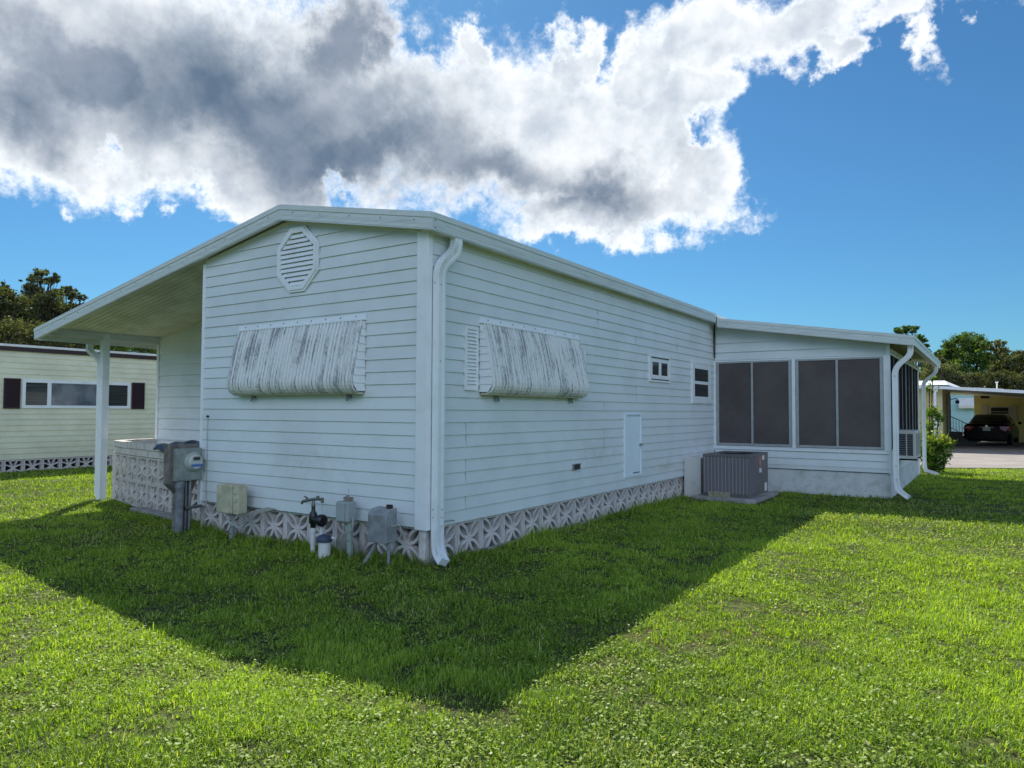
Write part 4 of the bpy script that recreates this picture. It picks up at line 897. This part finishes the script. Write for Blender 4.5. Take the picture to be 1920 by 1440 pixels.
#============================================================ CAR (sedan seen from behind)
car = thing('parked_car', 'black sedan parked under the yellow home\'s carport', 'car', (4.83, 36.9, .005), rz=-R_(6))
def loft(mb, sections, mi=0, smooth=True):
    n = len(sections[0]); v = [p for s in sections for p in s]
    f = [(i*n+k, i*n+(k+1) % n, (i+1)*n+(k+1) % n, (i+1)*n+k) for i in range(len(sections)-1) for k in range(n)]
    mb.add(v, f, mi, smooth); mb.add(sections[0], [tuple(range(n))], mi); mb.add(sections[-1], [tuple(range(n))], mi)
CW = .94
def lower(y, hw, zt, zb, cr=.1):
    return [(x, y, z) for x, z in ((-hw*.93, zb), (-hw, zb+.14), (-hw*1.0, zb+.36), (-hw*.96, zt-.10), (-hw*.86, zt-.02), (-hw*.4, zt+.015), (0, zt+.02), (hw*.4, zt+.015), (hw*.86, zt-.02), (hw*.96, zt-.10), (hw*1.0, zb+.36), (hw, zb+.14), (hw*.93, zb), (0, zb-.01))]
mb = MB(); loft(mb, [lower(-2.42, CW*.86, .84, .36), lower(-2.38, CW*.93, .95, .28), lower(-2.25, CW*.985, 1.00, .24), lower(-1.7, CW, 1.01, .22), lower(-.8, CW*1.01, .98, .22), lower(.6, CW*1.01, .95, .22), lower(1.4, CW, .92, .22), lower(2.1, CW*.95, .82, .24), lower(2.38, CW*.82, .66, .30)])
body = mb.build('body', car_m, car, local=True)
def gh(y, hb, ht, zb, zt): return [(x, y, z) for x, z in ((-hb, zb), (-(hb*.55+ht*.45), zb+(zt-zb)*.55), (-ht, zt-.03), (-ht*.7, zt), (0, zt+.012), (ht*.7, zt), (ht, zt-.03), ((hb*.55+ht*.45), zb+(zt-zb)*.55), (hb, zb))]
mb = MB(); loft(mb, [gh(-1.85, .76, .72, .97, 1.01), gh(-1.50, .80, .66, .96, 1.22), gh(-1.10, .84, .62, .96, 1.385), gh(-.5, .86, .62, .95, 1.43), gh(.2, .86, .62, .94, 1.43), gh(.6, .85, .61, .93, 1.38), gh(1.35, .80, .70, .91, .96)])
mb.build('cabin', car_m, car, local=True)
mb = MB(); q = [(-.66, -1.80, 1.045), (.66, -1.80, 1.045), (.56, -1.165, 1.372), (-.56, -1.165, 1.372)]; mb.add([(a, b-.012, c+.014) for a, b, c in q], [(0, 1, 2, 3)]); mb.build('rear_window', car_glass, car, local=True)
for s in (-1, 1):
    mb = MB(); mb.add([(s*.852, -1.25, 1.0), (s*.872, .9, .97), (s*.65, .45, 1.37), (s*.640, -.95, 1.375)], [(0, 1, 2, 3)]); mb.build('side_window', car_glass, car, local=True)
    mb = MB(); mb.prism([(s*.50, -2.44, .87), (s*.90, -2.40, .87), (s*.93, -2.37, .70), (s*.72, -2.44, .65), (s*.55, -2.445, .74)], (0, 0, 0), (0, .06, 0), 0)
    mb.prism([(s*.62, -2.455, .84), (s*.80, -2.45, .84), (s*.86, -2.44, .76), (s*.66, -2.455, .76)], (0, 0, 0), (0, .03, 0), 1); mb.build('taillight', [tail_m, tail_w], car, local=True)
    mb = MB(); mb.lathe((s*.95, .75, 1.0), [(.02, 0), (.07, .03), (.07, .12), (.03, .15)], 10, 0, 'x'); mb.build('wing_mirror', car_m, car, local=True)
    for y in (-1.45, 1.45):
        mb = MB(); mb.lathe((s*.80, y, .32), [(.22, -.11), (.32, -.10), (.325, 0), (.32, .10), (.22, .11)], 24, 0, 'x'); wh = mb.build('wheel', tyre_m, car, local=True)
        mb = MB(); mb.lathe((s*.905, y, .32), [(.05, 0), (.20, .008), (.215, -.004)] if s > 0 else [(.05, 0), (.20, -.008), (.215, .004)], 16, 0, 'x'); mb.build('rim', chrome, wh, local=True)
mb = MB(); mb.box(-.15, .15, -2.45, -2.43, .66, .80); mb.build('licence_plate', white_s, car, local=True)
mb = MB(); mb.lathe((0, -2.425, .875), [(.055, 0), (.055, -.012)], 14, 0, 'y'); mb.box(-.28, .28, -2.44, -2.42, .815, .828); mb.build('badge', chrome, car, local=True)
mb = MB(); mb.box(-.80, .80, -2.46, -2.36, .26, .56); mb.box(-.55, .55, -2.47, -2.455, .33, .37, 1); mb.build('bumper', [car_m, tyre_m], car, bevel=.03, local=True)
mb = MB(); mb.box(-.7, .7, -2.3, 2.2, .16, .25); mb.build('underbody', tyre_m, car, local=True)

#============================================================ PLANTS
def leaf_mat(name, c1, c2, c3, trans=.35):
    M = bpy.data.materials.new(name); M.use_nodes = True; t = M.node_tree; t.nodes.clear()
    out = t.nodes.new('ShaderNodeOutputMaterial'); at = t.nodes.new('ShaderNodeAttribute'); at.attribute_name = 'hue'
    r = t.nodes.new('ShaderNodeValToRGB'); t.links.new(at.outputs['Fac'], r.inputs[0]); e = r.color_ramp.elements
    e[0].position = 0; e[0].color = (*c1, 1); e[1].position = 1; e[1].color = (*c3, 1); k = e.new(.55); k.color = (*c2, 1)
    d = t.nodes.new('ShaderNodeBsdfDiffuse'); tr = t.nodes.new('ShaderNodeBsdfTranslucent'); gl = t.nodes.new('ShaderNodeBsdfGlossy'); gl.inputs['Roughness'].default_value = .45
    t.links.new(r.outputs[0], d.inputs[0])
    hs = t.nodes.new('ShaderNodeMix'); hs.data_type = 'RGBA'; hs.blend_type = 'MULTIPLY'; hs.inputs[0].default_value = 1; t.links.new(r.outputs[0], hs.inputs[6]); hs.inputs[7].default_value = (1.05, 1.1, .15, 1)
    t.links.new(hs.outputs[2], tr.inputs[0])
    m1 = t.nodes.new('ShaderNodeMixShader'); m1.inputs[0].default_value = trans; t.links.new(d.outputs[0], m1.inputs[1]); t.links.new(tr.outputs[0], m1.inputs[2])
    m2 = t.nodes.new('ShaderNodeMixShader'); m2.inputs[0].default_value = .02; t.links.new(m1.outputs[0], m2.inputs[1]); t.links.new(gl.outputs[0], m2.inputs[2]); t.links.new(m2.outputs[0], out.inputs[0])
    return M
def np_mesh(name, V, nper, hue, material, parent=None, loc=None):
    """V: (N*nper, 3) vertices of N polygons with nper corners"""
    me = bpy.data.meshes.new(name); nv = len(V); npoly = nv//nper
    me.vertices.add(nv); me.vertices.foreach_set('co', V.astype(np.float32).ravel())
    me.loops.add(nv); me.loops.foreach_set('vertex_index', np.arange(nv, dtype=np.int32))
    me.polygons.add(npoly); me.polygons.foreach_set('loop_start', np.arange(0, nv, nper, dtype=np.int32))
    try: me.polygons.foreach_set('loop_total', np.full(npoly, nper, np.int32))
    except Exception: pass
    a = me.attributes.new('hue', 'FLOAT', 'POINT'); a.data.foreach_set('value', np.repeat(hue, nper).astype(np.float32))
    me.materials.append(material); me.update(); me.validate()
    o = bpy.data.objects.new(name, me); COL.objects.link(o)
    if parent is not None: o.parent = parent
    if loc is not None: o.location = loc
    return o
def rand_unit(n):
    v = rng.normal(size=(n, 3)); return v/np.linalg.norm(v, axis=1)[:, None]
def leaves(C, size, aspect=.5, flat=.0):
    """diamond leaves at centres C"""
    n = len(C); a = rand_unit(n); b = rand_unit(n); nrm = np.cross(a, b); nrm /= np.linalg.norm(nrm, axis=1)[:, None]
    if flat: a[:, 2] *= flat; a /= np.linalg.norm(a, axis=1)[:, None]
    b = np.cross(nrm, a); s = size*rng.uniform(.6, 1.3, n)[:, None]
    return np.stack([C-a*s, C+b*s*aspect, C+a*s, C-b*s*aspect], 1).reshape(-1, 3)
def tree(name, label, x, y, h, clumps, leaf, nleaf, material, spread=1.0, trunk_r=.18, seed=0, trunk_h=.55, group=None, hue0=.5, lean=0, airy=.25, droop=0):
    """clumps: list of (dx, dy, z, radius, weight); limbs reach every clump, leaves fill them"""
    R = random.Random(seed); t = thing(name, label, 'tree', (x, y, GZ), group)
    mb = MB(); top = (x+lean, y, h*trunk_h)
    def limb(a, b, r0, r1, n=6, wob=.12):
        a, b = Vector(a), Vector(b); L_ = (b-a).length; pts = []
        for k in range(n+1):
            q = k/n; w_ = math.sin(q*math.pi)*wob*L_; pts.append(a.lerp(b, q)+Vector((R.uniform(-1, 1), R.uniform(-1, 1), R.uniform(-.3, 1)))*w_*.5)
        for k in range(n):
            ra = r0+(r1-r0)*k/n; rb = r0+(r1-r0)*(k+1)/n; d = (pts[k+1]-pts[k]).normalized(); u = d.cross(Vector((.3, .9, .1))).normalized(); w_ = d.cross(u)
            rg = [[p+(u*math.cos(2*math.pi*j/6)+w_*math.sin(2*math.pi*j/6))*r for j in range(6)] for p, r in ((pts[k], ra), (pts[k+1], rb))]
            mb.add(rg[0]+rg[1], [(j, (j+1) % 6, 6+(j+1) % 6, 6+j) for j in range(6)], 0, True)
        return pts
    tp_ = limb((x, y, GZ-.2), top, trunk_r, trunk_r*.6, 7, .03); C = []; H = []
    wsum = sum(c[4] for c in clumps)
    for (dx, dy, z, r, w_) in clumps:
        st = tp_[R.randint(3, 7)]; end = Vector((x+dx, y+dy, z)); bp_ = limb(st, end, trunk_r*.42, trunk_r*.10, 6, .14)
        nt = max(8, int(9*w_*3)); per = int(nleaf*w_/wsum/nt)+1
        for k in range(nt):
            v = Vector((R.gauss(0, 1), R.gauss(0, 1), R.gauss(0, 1))).normalized()*r*R.uniform(.45, 1.25); v.z *= .8; tip = end+v
            if k % 2 == 0: limb(bp_[R.randint(2, 6)], tip, trunk_r*.08, .008, 4, .12)
            cl = rng.normal(size=(per, 3))*np.array([1, 1, .75])*r*airy*R.uniform(.4, 1.1); P_ = np.array(tip)+cl
            if droop: P_[:, 2] -= np.abs(rng.normal(size=per))*droop
            C.append(P_); H.append(np.full(per, R.uniform(-.22, .22))+rng.normal(size=per)*.16)
    mb.build('trunk', bark, t, fix=False)
    C = np.concatenate(C)-np.array([x, y, GZ]); H = np.clip(np.concatenate(H)+hue0, 0, 1)
    np_mesh('crown', leaves(C, leaf), 4, np.asarray(H), material, t)
    return t
oak = leaf_mat('oak_leaves', (.05, .055, .022), (.14, .15, .070), (.36, .36, .27), .40)
pine = leaf_mat('pine_needles', (.032, .068, .022), (.10, .18, .035), (.28, .35, .08), .40)
airy_l = leaf_mat('pale_oak_leaves', (.06, .075, .035), (.19, .20, .09), (.46, .46, .38), .40)
shrub_l = leaf_mat('shrub_leaves', (.03, .08, .01), (.09, .20, .02), (.42, .42, .08), .45)
def at(px, dist):       # bearing of a photo column -> point at that distance from the camera
    a = YAW-math.atan((px-960)/1336.33); return CAM.x-math.sin(a)*dist, CAM.y+math.cos(a)*dist
def hgt(px, py, dist):
    a = math.atan((px-960)/1336.33); return 1.5+(773-py)/1336.33*dist*math.cos(a)
def pt_tree(name, label, px, dist, pts, **kw):
    """pts: (px, py, radius px, weight) of the foliage masses at that distance"""
    x, y = at(px, dist); cl = []; R = random.Random(kw.get('seed', 0)*7+1); depth = dist*math.cos(math.atan((px-960)/1336.33))
    for (qx, qy, qr, w_) in pts:
        dd = R.uniform(-1.6, 1.6); xx, yy = at(qx, dist+dd); cl.append((xx-x, yy-y, hgt(qx, qy, dist+dd), qr/1336.33*depth, w_))
    return tree(name, label, x, y, max(c[2] for c in cl), cl, material=kw.pop('material'), leaf=kw.pop('leaf'), nleaf=kw.pop('nleaf'), **kw)
GL = 'trees behind the cream mobile home'; GR = 'trees behind the yellow mobile home'
pt_tree('oak_tree', 'tall sparse oak with bare limbs showing against the sky, highest tree on the left', 74, 38,
        [(55, 535, 16, 1.0), (72, 524, 14, .9), (88, 527, 11, .7), (60, 560, 20, 1.6), (85, 565, 20, 1.6), (40, 585, 24, 2.2), (75, 590, 24, 2.4), (105, 585, 18, 1.6), (60, 620, 28, 2.6), (100, 620, 24, 2)],
        leaf=.055, nleaf=17670, material=oak, seed=3, trunk_r=.22, group=GL, hue0=.42, airy=.20)
pt_tree('oak_tree', 'thin branching oak just left of the white rake of the carport roof', 128, 40,
        [(108, 553, 9, .6), (120, 548, 9, .6), (133, 560, 12, .9), (148, 563, 8, .5), (128, 585, 16, 1.2), (150, 585, 14, .8), (120, 610, 22, 1.8), (150, 610, 20, 1.6)],
        leaf=.055, nleaf=9120, material=oak, seed=5, trunk_r=.16, group=GL, hue0=.45, airy=.19)
pt_tree('oak_tree', 'dark bushy oak cut by the left edge of the picture', -18, 34,
        [(-10, 560, 22, 1.5), (2, 548, 12, 1), (15, 575, 22, 2), (-30, 590, 30, 2), (20, 610, 30, 3), (45, 630, 26, 2), (0, 640, 30, 3), (-60, 600, 40, 3)],
        leaf=.055, nleaf=19950, material=oak, seed=8, trunk_r=.25, group=GL, hue0=.35, airy=.23)
pt_tree('oak_tree', 'low green tree seen under the carport gutter', 235, 36,
        [(190, 640, 22, 2), (215, 650, 20, 2), (245, 648, 20, 2), (275, 652, 20, 2), (300, 655, 18, 1.5), (150, 645, 26, 2), (110, 645, 26, 2)],
        leaf=.055, nleaf=16720, material=pine, seed=11, trunk_r=.2, group=GL, hue0=.6, airy=.28)
pt_tree('oak_tree', 'low shadowy tree directly above the brown eave at the left', 60, 31,
        [(20, 640, 30, 2), (60, 640, 30, 2), (100, 645, 28, 2), (-20, 640, 30, 2), (140, 650, 24, 2)],
        leaf=.055, nleaf=13680, material=oak, seed=13, trunk_r=.2, group=GL, hue0=.30, airy=.28)
pt_tree('pine_tree', 'dense round topped pine rising behind the yellow home', 1812, 72,
        [(1800, 643, 20, 1.6), (1822, 642, 20, 1.6), (1780, 652, 14, 1.2), (1842, 650, 13, 1.1), (1768, 664, 12, 1), (1790, 668, 20, 1.4), (1818, 665, 22, 1.2), (1842, 672, 16, 1), (1776, 690, 18, 1.4), (1800, 695, 22, 1.2), (1830, 700, 18, 1.2)],
        leaf=.085, nleaf=24000, material=pine, seed=21, trunk_r=.3, group=GR, hue0=.55, airy=.19)
pt_tree('oak_tree', 'pale airy oak with grey wispy branches right of the round pine', 1868, 76,
        [(1858, 650, 12, .8), (1872, 643, 10, .6), (1882, 655, 12, .7), (1860, 670, 16, 1.2), (1880, 678, 18, 1.2), (1858, 695, 20, 1.5), (1885, 700, 20, 1.5)],
        leaf=.085, nleaf=14400, material=airy_l, seed=22, trunk_r=.25, group=GR, hue0=.5, airy=.19)
pt_tree('oak_tree', 'olive green oak cut by the right edge of the picture', 1912, 74,
        [(1890, 678, 14, 1), (1905, 670, 14, 1.1), (1920, 668, 14, 1.1), (1935, 672, 16, 1.2), (1900, 692, 20, 1.5), (1925, 695, 20, 1.5), (1950, 690, 24, 1.5), (1910, 712, 22, 1.5)],
        leaf=.085, nleaf=17600, material=airy_l, seed=23, trunk_r=.25, group=GR, hue0=.38, airy=.19)
pt_tree('pine_tree', 'small topped distant tree peeping over the corner of the porch roof', 1712, 84,
        [(1688, 620, 8, .8), (1700, 617, 9, 1), (1715, 616, 8, .9), (1726, 632, 7, .6), (1736, 636, 6, .5), (1740, 650, 6, .4), (1712, 640, 16, 1), (1740, 672, 16, 1), (1752, 690, 16, 1)],
        leaf=.085, nleaf=10800, material=pine, seed=24, trunk_r=.25, group=GR, hue0=.5, airy=.19)
pt_tree('oak_tree', 'grey green tree low between the porch downspout and the white gable', 1765, 66,
        [(1745, 690, 16, 1.2), (1760, 680, 14, 1.2), (1775, 700, 18, 1.5), (1750, 712, 20, 1.5), (1790, 708, 18, 1.5), (1732, 700, 14, 1), (1735, 722, 18, 1.2)],
        leaf=.085, nleaf=12800, material=airy_l, seed=25, trunk_r=.2, group=GR, hue0=.35, airy=.19)
pt_tree('oak_tree', 'dark lower oak right above the flat carport roofline', 1850, 66,
        [(1815, 712, 16, 1.2), (1838, 712, 16, 1.4), (1860, 708, 16, 1.4), (1880, 712, 16, 1.4), (1900, 715, 18, 1.4), (1925, 718, 20, 1.5), (1790, 722, 20, 1.5), (1830, 726, 18, 1.5), (1865, 727, 18, 1.5), (1900, 729, 20, 1.5)],
        leaf=.085, nleaf=16000, material=oak, seed=26, trunk_r=.2, group=GR, hue0=.35, airy=.19)
# shrub at the porch's far corner
def shrub(name, label, x, y, masses, n, size, seed, cat='shrub'):
    R = random.Random(seed); t = thing(name, label, cat, (x, y, GZ)); mb = MB(); C = []; H = []
    for (dx, dy, z, r, w_) in masses:
        e = Vector((x+dx, y+dy, z)); mb.tube([(x+R.uniform(-.1, .1), y+R.uniform(-.1, .1), GZ), (x+dx*.4, y+dy*.4, z*.45), e], .012, 5)
        per = int(n*w_); v = rng.normal(size=(per, 3))*r*np.array([.55, .55, .50]); C.append(np.array(e)+v); H.append(.5+.35*v[:, 2]/r+rng.normal(size=per)*.16)
    mb.build('stems', bark, t, fix=False); C = np.concatenate(C)-np.array([x, y, GZ])
    np_mesh('foliage', leaves(C, size, .42), 4, np.clip(np.concatenate(H), 0, 1), shrub_l, t)
sx, sy = 3.42, 16.0
shrub('flowering_shrub', 'bright green leafy shrub with yellow leaves beyond the porch downspout', sx, sy,
      [(.0, 0, .72, .24, 1), (.22, 0, .66, .22, 1), (-.1, .1, .45, .28, 1), (.16, -.1, .38, .22, 1), (.36, .1, .72, .13, .4), (.02, 0, .12, .22, .7), (.34, 0, .42, .12, .25), (.26, .05, .18, .10, .2), (.12, 0, -.0, .12, .2)], 330, .055, 4)
shrub('small_tree', 'slender dark leafed sapling behind the second porch downspout', 3.35, 16.9,
      [(.10, 0, 1.52, .17, .8), (.24, 0, 1.36, .12, .4), (-.0, 0, 1.15, .18, .5), (.02, 0, 2.15, .14, .25), (.1, 0, 2.42, .10, .15), (-.1, 0, 1.0, .2, .4)], 200, .055, 6, 'small tree')
# grass blades --------------------------------------------------------
def in_box(x, y, x0, x1, y0, y1): return (x > x0) & (x < x1) & (y > y0) & (y < y1)
def allowed(x, y):
    bad = in_box(x, y, -3.85, .0, .06, 14.5) | in_box(x, y, -8.1, -3.8, 1.75, 14) | in_box(x, y, -.1, 3.22, 9.03, 15.3) | in_box(x, y, .28, 1.48, 6.8, 8.5) | in_box(x, y, -.1, .33, 7.2, 8.0)
    bad |= x < NX; bad |= in_box(x, y, -8.1, -4.2, .95, 2)
    edge = np.where(x < 3.5, 15.6+(x+2)*.418, np.where(x < 5.5, 17.9+(x-3.5)*.65, 19.2+(x-5.5)*.565)); bad |= y > edge+.02
    return ~bad
def scatter(N_, rmin, rmax, rho, half=R_(51)):
    """points around the camera with areal density rho(r)"""
    rs = np.linspace(rmin, rmax, 400); w_ = rho(rs)*rs; cdf = np.cumsum(w_); tot = float(np.sum((w_[1:]+w_[:-1])*.5*np.diff(rs)))*2*half; cdf = cdf/cdf[-1]
    n = int(tot*N_); r = np.interp(rng.random(n), cdf, rs); a = YAW+rng.uniform(-half, half, n)
    x = CAM.x-np.sin(a)*r; y = CAM.y+np.cos(a)*r; k = allowed(x, y); return x[k], y[k], r[k]
x, y, r = scatter(1.0, 1.9, 27, lambda r: 13500*np.minimum(1, (3.6/r)**1.55))
n1 = vnoise(x, y, .8); n2 = vnoise(x, y, 3.1); n3 = vnoise(x, y, 11.0); lumps = .5*n2+.5*n3
keep = rng.random(len(x)) < np.clip((lumps-.24)*3.4, .24, 1); x, y, r, n1, n2, n3, lumps = (q[keep] for q in (x, y, r, n1, n2, n3, lumps))
n = len(x)
near_wall = np.clip(1-np.minimum(np.abs(y+.12)/.35+np.where((x > -4.6) & (x < 0), 0, 9), np.abs(x-.1)/.12+np.where((y > 0) & (y < 7), 0, 9)), 0, 1)
near_wall = np.maximum(near_wall, .7*np.clip(1-np.abs(y-8.97)/.12, 0, 1)*((x > 1.4) & (x < 3.3)))
Ln = (.009+.046*lumps+.022*np.clip(vnoise(x, y, .35)-.45, 0, 1))*rng.uniform(.5, 1.5, n)*np.clip((r/5)**.12, 1, 1.5)*(1+3.2*near_wall*vnoise(x+9, y, 2.2))
tall = rng.random(n) < .006; Ln[tall] *= 1.9
Wd = rng.uniform(.0018, .0040, n)*np.clip((r/4.2)**.72, 1, 3.6)
az_ = rng.uniform(0, 2*np.pi, n); lean_ = rng.uniform(.25, 1.35, n)
dx, dy = np.cos(az_), np.sin(az_); px_, py_ = -dy, dx
base = np.stack([x, y, np.full(n, GZ)], 1); sv = np.stack([px_, py_, np.zeros(n)], 1)*Wd[:, None]
mid = base+np.stack([dx*np.sin(lean_*.6)*Ln*.55, dy*np.sin(lean_*.6)*Ln*.55, np.cos(lean_*.6)*Ln*.55], 1)
tip = mid+np.stack([dx*np.sin(lean_*1.25)*Ln*.5, dy*np.sin(lean_*1.25)*Ln*.5, np.cos(np.minimum(lean_*1.25, 1.45))*Ln*.5], 1)
n0 = vnoise(x+13, y+5, .55)*.6+vnoise(x+3, y+25, 1.7)*.4; hue = np.clip(.47+.55*(n0-.5)+.35*(n1-.5)+.40*(lumps-.5)+rng.normal(size=n)*.20, 0, .86); dry = rng.random(n) < .035+.20*(n0 < .30)+.10*(n2 < .22); hue[dry] = rng.uniform(.9, 1, dry.sum())
t1 = np.stack([base-sv, base+sv, mid+sv*.8], 1); t2 = np.stack([base-sv, mid+sv*.8, mid-sv*.8], 1); t3 = np.stack([mid-sv*.8, mid+sv*.8, tip], 1)
nearm = r < 9
far_t = np.stack([base-sv, base+sv, tip], 1)[~nearm]
T = [t1[nearm], t2[nearm], t3[nearm], far_t]; HU = [hue[nearm]]*3+[hue[~nearm]]
# broad weed leaves and pale seed heads
x, y, r = scatter(1.0, 1.9, 14, lambda r: 2600*np.minimum(1, (3.6/r)**1.7)); wz = vnoise(x+40, y, 1.6)*.6+vnoise(x, y+31, 5)*.4; k = rng.random(len(x)) < np.clip((wz-.36)*4, .12, 1); x, y, r = x[k], y[k], r[k]; n = len(x)
C = np.stack([x, y, GZ+rng.uniform(.012, .048, n)], 1); a = rng.uniform(0, 2*np.pi, n); s = rng.uniform(.006, .0125, n)*np.clip((r/5)**.6, 1, 2)
A = np.stack([np.cos(a), np.sin(a), rng.uniform(-.5, .5, n)], 1)*s[:, None]; B = np.stack([-np.sin(a), np.cos(a), rng.uniform(-.5, .5, n)], 1)*s[:, None]*.7
q = [C-A, C-A*.2+B, C+A, C-A*.2-B]; T += [np.stack([q[0], q[1], q[2]], 1), np.stack([q[0], q[2], q[3]], 1)]; hw_ = np.clip(rng.normal(.66, .17, n), 0, .96); HU += [hw_, hw_]
x, y, r = scatter(1.0, 1.9, 14, lambda r: 500*np.minimum(1, (3.6/r)**1.5)); k = rng.random(len(x)) < np.clip((vnoise(x, y+77, .9)-.25)*2, .1, 1); x, y, r = x[k], y[k], r[k]; n = len(x)
C = np.stack([x, y, GZ+rng.uniform(.035, .065, n)], 1); d1 = rand_unit(n)*.0038*np.clip(r/6, 1, 2)[:, None]; d2 = rand_unit(n)*.0038*np.clip(r/6, 1, 2)[:, None]
T += [np.stack([C-d1, C+d2, C+d1], 1)]; HU += [np.ones(n)]
V = np.concatenate([q.reshape(-1, 3) for q in T]); HUE = np.concatenate(HU)
def grass_mat():
    M = leaf_mat('grass_blades', (.052, .105, .036), (.255, .380, .055), (.62, .58, .34), .54)
    r = [q for q in M.node_tree.nodes if q.type == 'VALTORGB'][0]; e = r.color_ramp.elements.new(.86); e.color = (.46, .61, .085, 1); return M
tag(np_mesh('grass', V, 3, HUE, grass_mat()), 'short green lawn with weeds and pale seed heads', 'grass', kind='stuff')
print('grass tris', len(V)//3)
